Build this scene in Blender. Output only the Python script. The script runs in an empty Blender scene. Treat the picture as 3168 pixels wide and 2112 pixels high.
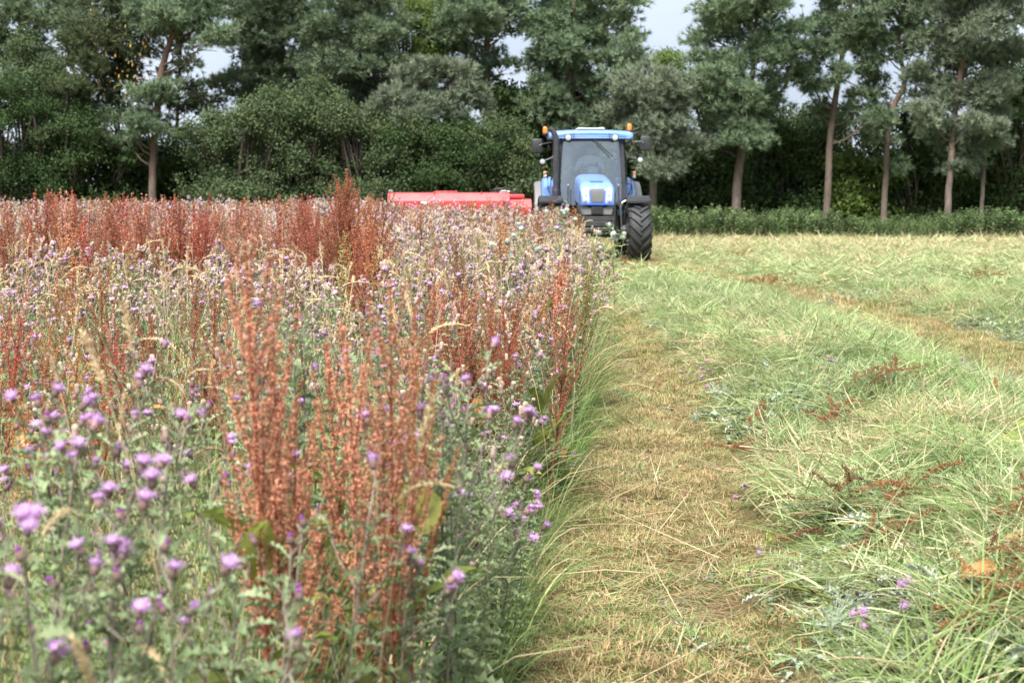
import bpy, bmesh, math
import numpy as np
from mathutils import Vector, Matrix

SC = bpy.context.scene
COL = SC.collection
PI = math.pi

# ------------------------------------------------------------------ camera
CAM_H = 1.6
FPX, CX, CY, HORIZON = 4928.0, 1584.0, 1056.0, 585.0     # photograph pixels (3168 x 2112)
PITCH = math.atan((CY - HORIZON) / FPX)
cd = bpy.data.cameras.new('camera')
cam = bpy.data.objects.new('camera', cd); COL.objects.link(cam)
cam.location = (0, 0, CAM_H); cam.rotation_euler = (PI/2 - PITCH, 0, 0)
cd.sensor_fit = 'HORIZONTAL'; cd.sensor_width = 36.0; cd.lens = FPX/3168*36
cd.clip_start = 0.05; cd.clip_end = 3000
cd.dof.use_dof = True; cd.dof.focus_distance = 8.5; cd.dof.aperture_fstop = 5.6
SC.camera = cam

# ------------------------------------------------------------------ sky
SUN_EL, SUN_AZ = math.radians(56), math.radians(-158)     # azimuth from +Y towards +X: behind the camera, to its left
w = bpy.data.worlds.new('World'); SC.world = w; w.use_nodes = True
nt = w.node_tree; N = nt.nodes; L = nt.links
for n in list(N): N.remove(n)
out = N.new('ShaderNodeOutputWorld'); bg = N.new('ShaderNodeBackground'); bg.inputs[1].default_value = 0.118
sky = N.new('ShaderNodeTexSky'); sky.sky_type = 'NISHITA'; sky.sun_disc = False
sky.sun_elevation = SUN_EL; sky.sun_rotation = SUN_AZ; sky.air_density = 1.0; sky.dust_density = 1.5
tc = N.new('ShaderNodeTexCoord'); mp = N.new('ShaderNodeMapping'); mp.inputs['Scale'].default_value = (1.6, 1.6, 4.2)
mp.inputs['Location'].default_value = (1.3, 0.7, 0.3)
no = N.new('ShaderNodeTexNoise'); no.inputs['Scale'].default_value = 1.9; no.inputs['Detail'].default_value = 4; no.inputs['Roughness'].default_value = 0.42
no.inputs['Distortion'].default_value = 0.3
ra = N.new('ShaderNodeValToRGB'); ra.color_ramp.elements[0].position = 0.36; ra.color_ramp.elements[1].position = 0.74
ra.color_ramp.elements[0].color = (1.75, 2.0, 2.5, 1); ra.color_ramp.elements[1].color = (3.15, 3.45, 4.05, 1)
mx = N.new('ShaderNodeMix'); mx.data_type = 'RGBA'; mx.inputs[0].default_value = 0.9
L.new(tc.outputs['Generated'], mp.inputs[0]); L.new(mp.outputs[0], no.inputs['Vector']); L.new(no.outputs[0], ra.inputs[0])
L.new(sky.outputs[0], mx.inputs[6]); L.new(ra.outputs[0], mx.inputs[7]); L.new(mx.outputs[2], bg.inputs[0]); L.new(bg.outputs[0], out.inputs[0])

# ------------------------------------------------------------------ sun (veiled by thin cloud)
sd = bpy.data.lights.new('sun', 'SUN'); sd.energy = 3.5; sd.angle = math.radians(24); sd.color = (1.0, 0.975, 0.93)
sun = bpy.data.objects.new('sun', sd); COL.objects.link(sun)
sdir = Vector((math.sin(SUN_AZ)*math.cos(SUN_EL), math.cos(SUN_AZ)*math.cos(SUN_EL), math.sin(SUN_EL)))
sun.rotation_euler = sdir.to_track_quat('Z', 'Y').to_euler(); sun.location = (-20, -20, 30)

vs = SC.view_settings; vs.view_transform = 'Standard'; vs.look = 'None'; vs.exposure = 1.46; vs.gamma = 1.0; vs.use_curve_mapping = False
cy = SC.cycles
cy.max_bounces = 5; cy.diffuse_bounces = 3; cy.glossy_bounces = 3; cy.transmission_bounces = 4; cy.transparent_max_bounces = 8
cy.use_denoising = True; cy.use_adaptive_sampling = True; cy.adaptive_threshold = 0.02; cy.caustics_reflective = False; cy.caustics_refractive = False
cy.sample_clamp_indirect = 6

# ------------------------------------------------------------------ pixels to places
cp, sp_ = math.cos(PITCH), math.sin(PITCH)
def ray(px, py):
    u = (px - CX)/FPX; v = (CY - py)/FPX
    return np.array([u, cp + v*sp_, -sp_ + v*cp])
def at(px, py, D):                       # the point on that sight line D metres ahead
    d = ray(px, py); d = d*(D/d[1]); return np.array([d[0], D, CAM_H + d[2]])
def on_ground(px, py, z=0.0):
    d = ray(px, py); d = d*((z - CAM_H)/d[2]); return np.array([d[0], d[1], z])

# ------------------------------------------------------------------ value noise
def vnoise(x, y, seed=0):
    x = np.asarray(x, float); y = np.asarray(y, float)
    xi = np.floor(x).astype(np.int64); yi = np.floor(y).astype(np.int64)
    fx = x - xi; fy = y - yi; fx = fx*fx*(3-2*fx); fy = fy*fy*(3-2*fy)
    def h(a, b):
        n = (a*374761393 + b*668265263 + seed*1442695041) & 0x7fffffff
        n = ((n ^ (n >> 13))*1274126177) & 0x7fffffff
        return ((n ^ (n >> 16)) & 0xffff)/65535.0
    return (h(xi, yi)*(1-fx) + h(xi+1, yi)*fx)*(1-fy) + (h(xi, yi+1)*(1-fx) + h(xi+1, yi+1)*fx)*fy
def fbm(x, y, seed=0, o=3):
    s = 0; a = 0.5; t = 0
    for k in range(o):
        s = s + a*vnoise(x*2**k, y*2**k, seed+k*7); t += a; a *= 0.5
    return s/t
def sstep(a, b, x):
    t = np.clip((np.asarray(x, float)-a)/(b-a), 0, 1); return t*t*(3-2*t)

# ------------------------------------------------------------------ materials
MATS = {}
def new_mat(name):
    m = bpy.data.materials.new(name); m.use_nodes = True
    m.node_tree.nodes.clear(); MATS[name] = m
    o = m.node_tree.nodes.new('ShaderNodeOutputMaterial')
    return m, m.node_tree.nodes, m.node_tree.links, o
def rgba(c): return (c[0], c[1], c[2], 1)
def veg(name, a, b, transl=0.3, rough=0.55, spec=0.25, var=0.35, objcol=False):
    """leaf, stalk or needle: colour runs a..b with the 'tint' of each piece, a little lighter or darker from plant to plant"""
    m, N, L, o = new_mat(name)
    at_ = N.new('ShaderNodeAttribute'); at_.attribute_name = 'tint'
    oi = N.new('ShaderNodeObjectInfo')
    mix = N.new('ShaderNodeMix'); mix.data_type = 'RGBA'
    mix.inputs[6].default_value = rgba(a); mix.inputs[7].default_value = rgba(b)
    L.new(at_.outputs['Fac'], mix.inputs[0])
    col = mix.outputs[2]
    if objcol:
        mm = N.new('ShaderNodeMix'); mm.data_type = 'RGBA'; mm.blend_type = 'MULTIPLY'; mm.inputs[0].default_value = 1
        L.new(col, mm.inputs[6]); L.new(oi.outputs['Color'], mm.inputs[7]); col = mm.outputs[2]
    hsv = N.new('ShaderNodeHueSaturation')
    mr = N.new('ShaderNodeMapRange'); mr.inputs[3].default_value = 1-var; mr.inputs[4].default_value = 1+var
    L.new(oi.outputs['Random'], mr.inputs[0]); L.new(mr.outputs[0], hsv.inputs['Value']); L.new(col, hsv.inputs['Color'])
    mh = N.new('ShaderNodeMapRange'); mh.inputs[3].default_value = 0.5-0.03*var; mh.inputs[4].default_value = 0.5+0.03*var
    ml = N.new('ShaderNodeMath'); ml.operation = 'MULTIPLY'; ml.inputs[1].default_value = 7.31
    fr = N.new('ShaderNodeMath'); fr.operation = 'FRACT'
    L.new(oi.outputs['Random'], ml.inputs[0]); L.new(ml.outputs[0], fr.inputs[0]); L.new(fr.outputs[0], mh.inputs[0]); L.new(mh.outputs[0], hsv.inputs['Hue'])
    p = N.new('ShaderNodeBsdfPrincipled'); p.inputs['Roughness'].default_value = rough; p.inputs['Specular IOR Level'].default_value = spec
    L.new(hsv.outputs[0], p.inputs['Base Color'])
    if transl > 0:
        t = N.new('ShaderNodeBsdfTranslucent'); L.new(hsv.outputs[0], t.inputs[0])
        ms = N.new('ShaderNodeMixShader'); ms.inputs[0].default_value = transl
        L.new(p.outputs[0], ms.inputs[1]); L.new(t.outputs[0], ms.inputs[2]); L.new(ms.outputs[0], o.inputs[0])
    else: L.new(p.outputs[0], o.inputs[0])
    return m
def paint(name, c, rough=0.4, metal=0.0, spec=0.5, dirt=0.0, dirtcol=(0.2, 0.17, 0.12), coat=0.0, scale=6.0, emit=None):
    m, N, L, o = new_mat(name)
    p = N.new('ShaderNodeBsdfPrincipled'); p.inputs['Metallic'].default_value = metal; p.inputs['Specular IOR Level'].default_value = spec
    p.inputs['Coat Weight'].default_value = coat; p.inputs['Coat Roughness'].default_value = 0.12
    tc = N.new('ShaderNodeTexCoord'); n = N.new('ShaderNodeTexNoise'); n.inputs['Scale'].default_value = scale; n.inputs['Detail'].default_value = 6
    L.new(tc.outputs['Object'], n.inputs['Vector'])
    r = N.new('ShaderNodeMapRange'); r.inputs[1].default_value = 0.35; r.inputs[2].default_value = 0.75; r.inputs[3].default_value = 0; r.inputs[4].default_value = dirt
    L.new(n.outputs[0], r.inputs[0])
    mix = N.new('ShaderNodeMix'); mix.data_type = 'RGBA'; mix.inputs[6].default_value = rgba(c); mix.inputs[7].default_value = rgba(dirtcol)
    L.new(r.outputs[0], mix.inputs[0]); L.new(mix.outputs[2], p.inputs['Base Color'])
    r2 = N.new('ShaderNodeMapRange'); r2.inputs[3].default_value = max(0.02, rough-0.08); r2.inputs[4].default_value = min(1, rough+0.15)
    L.new(n.outputs[0], r2.inputs[0]); L.new(r2.outputs[0], p.inputs['Roughness'])
    L.new(p.outputs[0], o.inputs[0])
    return m
def glass(name, tint, base=0.06):
    m, N, L, o = new_mat(name)
    t = N.new('ShaderNodeBsdfTransparent'); t.inputs[0].default_value = rgba(tint)
    g = N.new('ShaderNodeBsdfGlossy'); g.inputs['Roughness'].default_value = 0.12; g.inputs[0].default_value = (0.9, 0.95, 1, 1)
    f = N.new('ShaderNodeFresnel'); f.inputs[0].default_value = 1.5
    a = N.new('ShaderNodeMath'); a.inputs[1].default_value = base; L.new(f.outputs[0], a.inputs[0])
    ms = N.new('ShaderNodeMixShader'); L.new(a.outputs[0], ms.inputs[0]); L.new(t.outputs[0], ms.inputs[1]); L.new(g.outputs[0], ms.inputs[2])
    L.new(ms.outputs[0], o.inputs[0]); return m

veg('thistle_leaf', (0.14, 0.20, 0.08), (0.31, 0.37, 0.20), 0.28)
veg('thistle_silver', (0.30, 0.36, 0.28), (0.5, 0.55, 0.45), 0.2)
veg('thistle_stem', (0.13, 0.15, 0.075), (0.24, 0.19, 0.17), 0.0)
veg('thistle_lilac', (0.52, 0.25, 0.56), (0.76, 0.52, 0.76), 0.3, var=0.12)
veg('thistle_purple', (0.27, 0.06, 0.30), (0.42, 0.14, 0.46), 0.3, var=0.1)
veg('thistle_bract', (0.15, 0.085, 0.085), (0.36, 0.26, 0.20), 0.0)
veg('thistle_seed', (0.34, 0.25, 0.19), (0.58, 0.47, 0.37), 0.2)
veg('dock_seed', (0.55, 0.55, 0.55), (1.25, 1.25, 1.25), 0.3, objcol=True, var=0.25)
for _k, _c in enumerate(((0.46, 0.185, 0.095), (0.50, 0.26, 0.11), (0.36, 0.28, 0.10), (0.43, 0.12, 0.075), (0.33, 0.145, 0.075), (0.50, 0.205, 0.125), (0.30, 0.30, 0.10), (0.20, 0.10, 0.06), (0.52, 0.30, 0.20))):
    veg('dock_seed_%d' % _k, [0.55*q for q in _c], [1.2*q for q in _c], 0.3, var=0.2)
veg('dock_stem', (0.26, 0.045, 0.035), (0.34, 0.13, 0.06), 0.0)
veg('dock_leaf', (0.15, 0.22, 0.045), (0.34, 0.36, 0.09), 0.35)
veg('dock_leaf_orange', (0.42, 0.17, 0.05), (0.6, 0.36, 0.14), 0.3)
veg('dead_leaf', (0.16, 0.06, 0.03), (0.3, 0.11, 0.04), 0.1)
veg('grass_green', (0.13, 0.22, 0.05), (0.30, 0.38, 0.13), 0.35)
veg('grass_lush', (0.14, 0.25, 0.06), (0.31, 0.42, 0.15), 0.35)
veg('straw', (0.40, 0.29, 0.14), (0.66, 0.53, 0.34), 0.2)
veg('hay_green', (0.15, 0.24, 0.065), (0.50, 0.54, 0.29), 0.3)
veg('stubble', (0.29, 0.19, 0.08), (0.54, 0.41, 0.22), 0.2)
veg('pine_needle', (0.08, 0.128, 0.072), (0.275, 0.345, 0.205), 0.15, rough=0.6, spec=0.08, var=0.1)
veg('pine_grey', (0.105, 0.142, 0.088), (0.31, 0.35, 0.245), 0.15, rough=0.6, spec=0.08, var=0.1)
veg('spruce_needle', (0.05, 0.075, 0.035), (0.125, 0.15, 0.075), 0.15, rough=0.6, spec=0.08, var=0.1)
veg('cone_yellow', (0.35, 0.24, 0.05), (0.5, 0.36, 0.1), 0.0)
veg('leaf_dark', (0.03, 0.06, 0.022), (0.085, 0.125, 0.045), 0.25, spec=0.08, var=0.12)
veg('leaf_mid', (0.06, 0.095, 0.04), (0.15, 0.19, 0.09), 0.25, spec=0.08, var=0.12)
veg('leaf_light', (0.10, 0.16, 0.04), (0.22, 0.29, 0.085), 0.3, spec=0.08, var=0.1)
veg('nettle_leaf', (0.075, 0.125, 0.05), (0.21, 0.27, 0.11), 0.25)
veg('twig', (0.10, 0.075, 0.055), (0.2, 0.16, 0.125), 0.0)

def bark(name, lo, hi, top):
    m, N, L, o = new_mat(name)
    p = N.new('ShaderNodeBsdfPrincipled'); p.inputs['Roughness'].default_value = 0.85; p.inputs['Specular IOR Level'].default_value = 0.15
    tc = N.new('ShaderNodeTexCoord'); mp = N.new('ShaderNodeMapping'); mp.inputs['Scale'].default_value = (9, 9, 2.2)
    n = N.new('ShaderNodeTexNoise'); n.inputs['Scale'].default_value = 1.6; n.inputs['Detail'].default_value = 8; n.inputs['Roughness'].default_value = 0.65
    L.new(tc.outputs['Object'], mp.inputs[0]); L.new(mp.outputs[0], n.inputs['Vector'])
    r = N.new('ShaderNodeValToRGB'); r.color_ramp.elements[0].position = 0.36; r.color_ramp.elements[1].position = 0.68
    r.color_ramp.elements[0].color = rgba(lo); r.color_ramp.elements[1].color = rgba(hi); L.new(n.outputs[0], r.inputs[0])
    at_ = N.new('ShaderNodeAttribute'); at_.attribute_name = 'tint'      # grey plates below, orange skin higher up the stem
    mix = N.new('ShaderNodeMix'); mix.data_type = 'RGBA'; mix.inputs[7].default_value = rgba(top); L.new(at_.outputs['Fac'], mix.inputs[0])
    L.new(r.outputs[0], mix.inputs[6]); L.new(mix.outputs[2], p.inputs['Base Color'])
    b = N.new('ShaderNodeBump'); b.inputs['Strength'].default_value = 0.8; b.inputs['Distance'].default_value = 0.04
    L.new(n.outputs[0], b.inputs['Height']); L.new(b.outputs[0], p.inputs['Normal']); L.new(p.outputs[0], o.inputs[0])
bark('bark_pine', (0.10, 0.075, 0.06), (0.20, 0.165, 0.145), (0.14, 0.085, 0.062))
bark('bark_dark', (0.035, 0.03, 0.025), (0.11, 0.09, 0.07), (0.09, 0.07, 0.055))

paint('blue_paint', (0.15, 0.30, 0.74), 0.34, dirt=0.4, dirtcol=(0.36, 0.40, 0.48), coat=0.6, scale=3)
paint('blue_deep', (0.05, 0.13, 0.55), 0.35, coat=0.4)
paint('red_paint', (0.66, 0.05, 0.055), 0.36, dirt=0.4, dirtcol=(0.48, 0.15, 0.13), coat=0.5, scale=2)
paint('white_paint', (0.78, 0.78, 0.76), 0.4, dirt=0.1)
paint('black_plastic', (0.022, 0.023, 0.026), 0.5, dirt=0.35, dirtcol=(0.07, 0.068, 0.066))
paint('black_metal', (0.03, 0.031, 0.034), 0.42, dirt=0.5, dirtcol=(0.085, 0.08, 0.075), scale=9)
paint('grey_panel', (0.17, 0.168, 0.17), 0.5, dirt=0.4, dirtcol=(0.2, 0.17, 0.14))
paint('grey_metal', (0.30, 0.30, 0.31), 0.4, metal=0.6, dirt=0.3)
paint('mesh_dark', (0.10, 0.10, 0.105), 0.6, dirt=0.6, dirtcol=(0.17, 0.165, 0.16), scale=30)
paint('rubber', (0.026, 0.027, 0.03), 0.62, dirt=0.45, dirtcol=(0.075, 0.07, 0.066), scale=7)
paint('rim_white', (0.55, 0.55, 0.53), 0.45, dirt=0.5)
paint('amber', (0.85, 0.22, 0.02), 0.2, coat=0.6)
paint('amber_pale', (0.85, 0.40, 0.18), 0.25, coat=0.5)
paint('lamp_clear', (0.62, 0.63, 0.66), 0.18, metal=0.35, dirt=0.4, dirtcol=(0.3, 0.3, 0.32), coat=0.8, scale=40)
paint('lamp_bright', (0.66, 0.67, 0.70), 0.12, metal=0.5, coat=0.8)
paint('paper', (0.80, 0.84, 0.82), 0.6)
paint('ink', (0.12, 0.2, 0.2), 0.6)
paint('seat_fabric', (0.05, 0.055, 0.065), 0.8)
paint('shirt', (0.74, 0.79, 0.86), 0.8, spec=0.2)
paint('trousers', (0.04, 0.045, 0.07), 0.85, spec=0.2)
paint('skin', (0.50, 0.27, 0.19), 0.55, spec=0.3)
paint('hair', (0.07, 0.06, 0.055), 0.7, spec=0.2)
paint('soil', (0.045, 0.035, 0.026), 0.95, spec=0.1, dirt=0.6, dirtcol=(0.09, 0.065, 0.045), scale=40)
glass('windscreen', (0.86, 0.93, 0.91), 0.24)
glass('side_glass', (0.60, 0.74, 0.72), 0.08)

# ------------------------------------------------------------------ mesh collecting
class MB:
    """triangles with a material slot and a tint per vertex; build() links ONE mesh"""
    def __init__(s): s.V = []; s.F = []; s.M = []; s.T = []; s.n = 0
    def add(s, V, F, mat=0, tint=0.5):
        V = np.asarray(V, float).reshape(-1, 3); F = np.asarray(F, np.int64).reshape(-1, 3)
        if not len(F): return s
        s.V.append(V); s.F.append(F + s.n); s.M.append(np.full(len(F), mat, np.int32))
        s.T.append(np.broadcast_to(np.asarray(tint, float), (len(V),)).copy()); s.n += len(V); return s
    def mesh(s, name, mats, smooth=False):
        me = bpy.data.meshes.new(name)
        V = np.concatenate(s.V); F = np.concatenate(s.F); M = np.concatenate(s.M); T = np.concatenate(s.T)
        me.vertices.add(len(V)); me.vertices.foreach_set('co', V.astype(np.float32).ravel())
        me.loops.add(3*len(F)); me.loops.foreach_set('vertex_index', F.astype(np.int32).ravel())
        me.polygons.add(len(F)); me.polygons.foreach_set('loop_start', np.arange(0, 3*len(F), 3, dtype=np.int32))
        me.polygons.foreach_set('material_index', M)
        me.polygons.foreach_set('use_smooth', np.full(len(F), smooth, bool))
        a = me.attributes.new('tint', 'FLOAT', 'POINT'); a.data.foreach_set('value', T.astype(np.float32))
        for x in (mats if isinstance(mats, (list, tuple)) else [mats]): me.materials.append(MATS[x])
        me.update(calc_edges=True); me.validate(); return me
    def build(s, name, mats, parent=None, smooth=False):
        return obj(name, s.mesh(name, mats, smooth), parent)
def obj(name, me, parent=None, loc=None, rot=None, scl=None):
    o = bpy.data.objects.new(name, me); COL.objects.link(o)
    if parent is not None: o.parent = parent
    if loc is not None: o.location = [float(c) for c in loc]
    if rot is not None: o.rotation_euler = [float(c) for c in rot]
    if scl is not None: o.scale = (scl, scl, scl) if np.isscalar(scl) else [float(c) for c in scl]
    return o
def tag(o, label=None, cat=None, group=None, kind=None):
    if label: o['label'] = label
    if cat: o['category'] = cat
    if group: o['group'] = group
    if kind: o['kind'] = kind
    return o
def thing(name, label, cat, loc=(0, 0, 0), rot=(0, 0, 0), group=None, scl=1.0):
    o = obj(name, None, None, loc, rot, scl); o.empty_display_size = 0.1
    return tag(o, label, cat, group)

def frames(d, rng=None, roll=None):
    """rotation matrices whose third axis is d, turned at random about it"""
    d = np.asarray(d, float).reshape(-1, 3); d = d/np.maximum(np.linalg.norm(d, axis=1, keepdims=True), 1e-9)
    h = np.where(np.abs(d[:, 2:3]) < 0.95, np.array([[0, 0, 1.0]]), np.array([[1.0, 0, 0]]))
    x = np.cross(h, d); x /= np.linalg.norm(x, axis=1, keepdims=True); y = np.cross(d, x)
    if roll is None: roll = rng.uniform(0, 2*PI, len(d)) if rng is not None else np.zeros(len(d))
    c, s = np.cos(roll)[:, None], np.sin(roll)[:, None]
    return np.stack([x*c + y*s, -x*s + y*c, d], axis=2)
def place(mb, tV, tF, pos, R, scl, mat=0, tint=0.5):
    pos = np.asarray(pos, float).reshape(-1, 3); n = len(pos)
    if n == 0: return
    scl = np.broadcast_to(np.asarray(scl, float), (n,)) if np.ndim(scl) < 2 else scl
    if np.ndim(scl) == 1: V = tV[None]*scl[:, None, None]
    else: V = tV[None]*scl[:, None, :]
    V = np.einsum('nij,nkj->nki', R, V) + pos[:, None]
    k = len(tV); F = (tF[None] + (np.arange(n)*k)[:, None, None]).reshape(-1, 3)
    t = np.repeat(np.broadcast_to(np.asarray(tint, float), (n,)), k)
    mb.add(V.reshape(-1, 3), F, mat, t)
def tube(mb, P, r, sides=5, mat=0, tint=0.5, cap=True):
    P = np.asarray(P, float); n = len(P); r = np.broadcast_to(np.asarray(r, float), (n,))
    T = np.gradient(P, axis=0); T /= np.maximum(np.linalg.norm(T, axis=1, keepdims=True), 1e-9)
    ref = np.array([0, 0, 1.0]) if abs(T.mean(0)[2]) < 0.9*np.linalg.norm(T.mean(0)) else np.array([1.0, 0, 0])
    X = np.cross(np.broadcast_to(ref, T.shape), T); X /= np.maximum(np.linalg.norm(X, axis=1, keepdims=True), 1e-9); Y = np.cross(T, X)
    a = np.linspace(0, 2*PI, sides, endpoint=False)
    V = P[:, None] + r[:, None, None]*(np.cos(a)[None, :, None]*X[:, None] + np.sin(a)[None, :, None]*Y[:, None])
    i = np.arange(n-1)[:, None]*sides; j = np.arange(sides)[None]; j2 = (j+1) % sides
    A, B, C, D_ = i+j, i+j2, i+sides+j2, i+sides+j
    F = np.concatenate([np.stack([A, B, C], -1).reshape(-1, 3), np.stack([A, C, D_], -1).reshape(-1, 3)])
    V = V.reshape(-1, 3)
    if np.ndim(tint) == 1: tt = np.repeat(tint, sides)
    else: tt = np.full(len(V), tint)
    if cap:
        V = np.concatenate([V, P[:1], P[-1:]]); tt = np.concatenate([tt, tt[:1], tt[-1:]])
        c0, c1 = n*sides, n*sides+1; jj = np.arange(sides); k = (jj+1) % sides; e = (n-1)*sides
        F = np.concatenate([F, np.stack([np.full(sides, c0), k, jj], -1), np.stack([np.full(sides, c1), e+jj, e+k], -1)])
    mb.add(V, F, mat, tt)
def grid(mb, G, mat=0, tint=0.5, closed=False, flip=False):
    """G: rows x cols x 3 points to a sheet"""
    G = np.asarray(G, float); r, c = G.shape[:2]
    i = np.arange(r-1)[:, None]*c; j = np.arange(c if closed else c-1)[None]; j2 = (j+1) % c
    A, B, C, D_ = i+j, i+j2, i+c+j2, i+c+j
    F = np.concatenate([np.stack([A, B, C], -1).reshape(-1, 3), np.stack([A, C, D_], -1).reshape(-1, 3)])
    if flip: F = F[:, ::-1]
    mb.add(G.reshape(-1, 3), F, mat, tint)
def box(mb, c, s, mat=0, bev=0.0, R=None):
    bm = bmesh.new(); bmesh.ops.create_cube(bm, size=1.0)
    for v in bm.verts: v.co = Vector((v.co.x*s[0], v.co.y*s[1], v.co.z*s[2]))
    if bev > 0: bmesh.ops.bevel(bm, geom=bm.edges[:], offset=min(bev, 0.49*min(s)), segments=2, profile=0.5, affect='EDGES')
    bmesh.ops.triangulate(bm, faces=bm.faces[:])
    bm.verts.index_update(); V = np.array([v.co[:] for v in bm.verts]); F = np.array([[v.index for v in f.verts] for f in bm.faces]); bm.free()
    if R is not None: V = V @ np.array(R).T
    mb.add(V + np.array(c, float), F, mat); return mb
def lathe(mb, prof, sides=20, axis='z', c=(0, 0, 0), mat=0, cap=True, tint=0.5):
    prof = np.asarray(prof, float); a = np.linspace(0, 2*PI, sides, endpoint=False)
    G = np.stack([prof[:, None, 0]*np.cos(a), prof[:, None, 0]*np.sin(a), np.repeat(prof[:, 1:2], sides, 1)], -1)
    if axis == 'x': G = G[..., [2, 0, 1]]
    elif axis == 'y': G = G[..., [1, 2, 0]]
    grid(mb, G + np.array(c, float), mat, tint, closed=True); return mb
def extrude(mb, poly, o, u, v, w, mat=0):
    """closed outline (list of 2D) in the plane o + a*u + b*v, thickened along w"""
    o, u, v, w = (np.array(x, float) for x in (o, u, v, w)); n = len(poly)
    P = np.array([o + a*u + b*v for a, b in poly]); V = np.concatenate([P, P+w, [P.mean(0)], [P.mean(0)+w]])
    j = np.arange(n); k = (j+1) % n
    F = np.concatenate([np.stack([np.full(n, 2*n), k, j], -1), np.stack([np.full(n, 2*n+1), n+j, n+k], -1), np.stack([j, k, n+k], -1), np.stack([j, n+k, n+j], -1)])
    mb.add(V, F, mat); return mb
# ================================================================== the lie of the land
EDGE_D = np.array([0.0, 3.5, 5.57, 7.07, 9.67, 12.8, 19, 26, 34, 60]);  EDGE_X = np.array([-0.50, -0.20, 0.02, 0.15, 0.38, 0.64, 0.92, 1.05, 0.9, 0.9])
STR_D = np.array([0.0, 5.57, 7.07, 9.67, 12.8, 16.9, 21.6, 24, 60]);    STR_X = np.array([0.85, 1.05, 1.2, 1.35, 1.5, 1.66, 1.55, 1.35, 1.3])
GAP_D = np.array([0.0, 12, 15, 19, 23, 26.7, 32, 36, 60]);              GAP_X = np.array([4.7, 4.62, 4.62, 4.6, 4.4, 4.1, 3.25, 2.9, 2.7])
def edge_x(D): return np.interp(D, EDGE_D, EDGE_X)
def strip_x(D): return np.interp(D, STR_D, STR_X)
def gap_x(D): return np.interp(D, GAP_D, GAP_X)
def hay_mask(X, D):
    """1 where cut grass lies in swaths, 0 on shaved stubble and under the standing weeds"""
    X = np.asarray(X, float); D = np.asarray(D, float)
    wob = 0.28*(fbm(X*0.9, D*0.9, 3) - 0.5) + 0.5*(fbm(X*3.1, D*3.1, 9) - 0.5)
    a = sstep(-0.12, 0.22, X - strip_x(D) + wob)
    gw = np.interp(D, [0, 12, 20, 30, 60], [0.7, 0.7, 0.66, 0.55, 0.4])
    g = 1 - sstep(gw*0.6, gw*1.35, np.abs(X - gap_x(D)) + 0.7*wob)
    side = sstep(-0.1, 0.2, X - edge_x(D))
    return a*(1 - 0.92*g)*side
def ground_z(X, D):
    X = np.asarray(X, float); D = np.asarray(D, float)
    h = hay_mask(X, D); far = np.interp(D, [0, 14, 24, 50], [1, 0.85, 0.35, 0.06])
    lump = 0.05 + 0.17*fbm(X*1.1, D*0.8, 21) + 0.16*(fbm(X*2.6, D*2.0, 33) - 0.5)
    rid = np.exp(-((X - strip_x(D) - .95)/.75)**2) + .8*np.exp(-((X - gap_x(D) - 1.6)/.9)**2)
    lump = lump*(.6 + .9*rid) + .15*rid
    z = 0.012*(fbm(X*2.2, D*2.2, 5) - 0.5) + h*lump*far
    z = z + 0.02*(1-h)*sstep(0.52, 0.72, fbm(X*1.7, D*1.7, 55))
    inner = (np.abs(X) < 30) & (D > -8) & (D < 58)
    return np.where(inner, z, 0.0)
def axis_pts(lo, hi, step, far):
    m = np.arange(lo, hi, step); o = []; s = step*2; x = hi
    while x < far: o.append(x); x += s; s *= 1.45
    a = []; s = step*2; x = lo - step
    while x > -far: a.append(x); x -= s; s *= 1.45
    return np.array(a[::-1] + list(m) + o)
gx = axis_pts(-18, 19.5, 0.17, 900); gy = axis_pts(-4, 54, 0.19, 1200)
GX, GY = np.meshgrid(gx, gy)
mb = MB(); grid(mb, np.stack([GX, GY, ground_z(GX, GY)], -1), 0, hay_mask(GX, GY).ravel())
m, N, L, o = new_mat('field_ground')
p = N.new('ShaderNodeBsdfPrincipled'); p.inputs['Roughness'].default_value = 0.95; p.inputs['Specular IOR Level'].default_value = 0.1
tc = N.new('ShaderNodeTexCoord'); atn = N.new('ShaderNodeAttribute'); atn.attribute_name = 'tint'
def nz(sc, det, rg=0.6):
    n = N.new('ShaderNodeTexNoise'); n.inputs['Scale'].default_value = sc; n.inputs['Detail'].default_value = det; n.inputs['Roughness'].default_value = rg
    L.new(tc.outputs['Object'], n.inputs['Vector']); return n
def rmp(src, a, ca, b, cb):
    r = N.new('ShaderNodeValToRGB'); r.color_ramp.elements[0].position = a; r.color_ramp.elements[1].position = b
    r.color_ramp.elements[0].color = rgba(ca); r.color_ramp.elements[1].color = rgba(cb); L.new(src, r.inputs[0]); return r
def mixc(f, a, b, fv=None):
    x = N.new('ShaderNodeMix'); x.data_type = 'RGBA'
    if f is None: x.inputs[0].default_value = fv
    else: L.new(f, x.inputs[0])
    L.new(a, x.inputs[6]); L.new(b, x.inputs[7]); return x
n1 = nz(70, 10, 0.82); n2 = nz(1.3, 4); n3 = nz(110, 4)
stub = rmp(n1.outputs[0], 0.36, (0.13, 0.08, 0.035), 0.66, (0.46, 0.34, 0.17))
grn = rmp(n1.outputs[0], 0.3, (0.10, 0.13, 0.03), 0.72, (0.33, 0.35, 0.12))
sel = rmp(n2.outputs[0], 0.42, (0, 0, 0), 0.62, (0.75, 0.75, 0.75))
c1 = mixc(sel.outputs[0], stub.outputs[0], grn.outputs[0])
hayc = rmp(n3.outputs[0], 0.3, (0.10, 0.15, 0.04), 0.7, (0.36, 0.42, 0.19))
c2 = mixc(atn.outputs['Fac'], c1.outputs[2], hayc.outputs[0])
L.new(c2.outputs[2], p.inputs['Base Color'])
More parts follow.
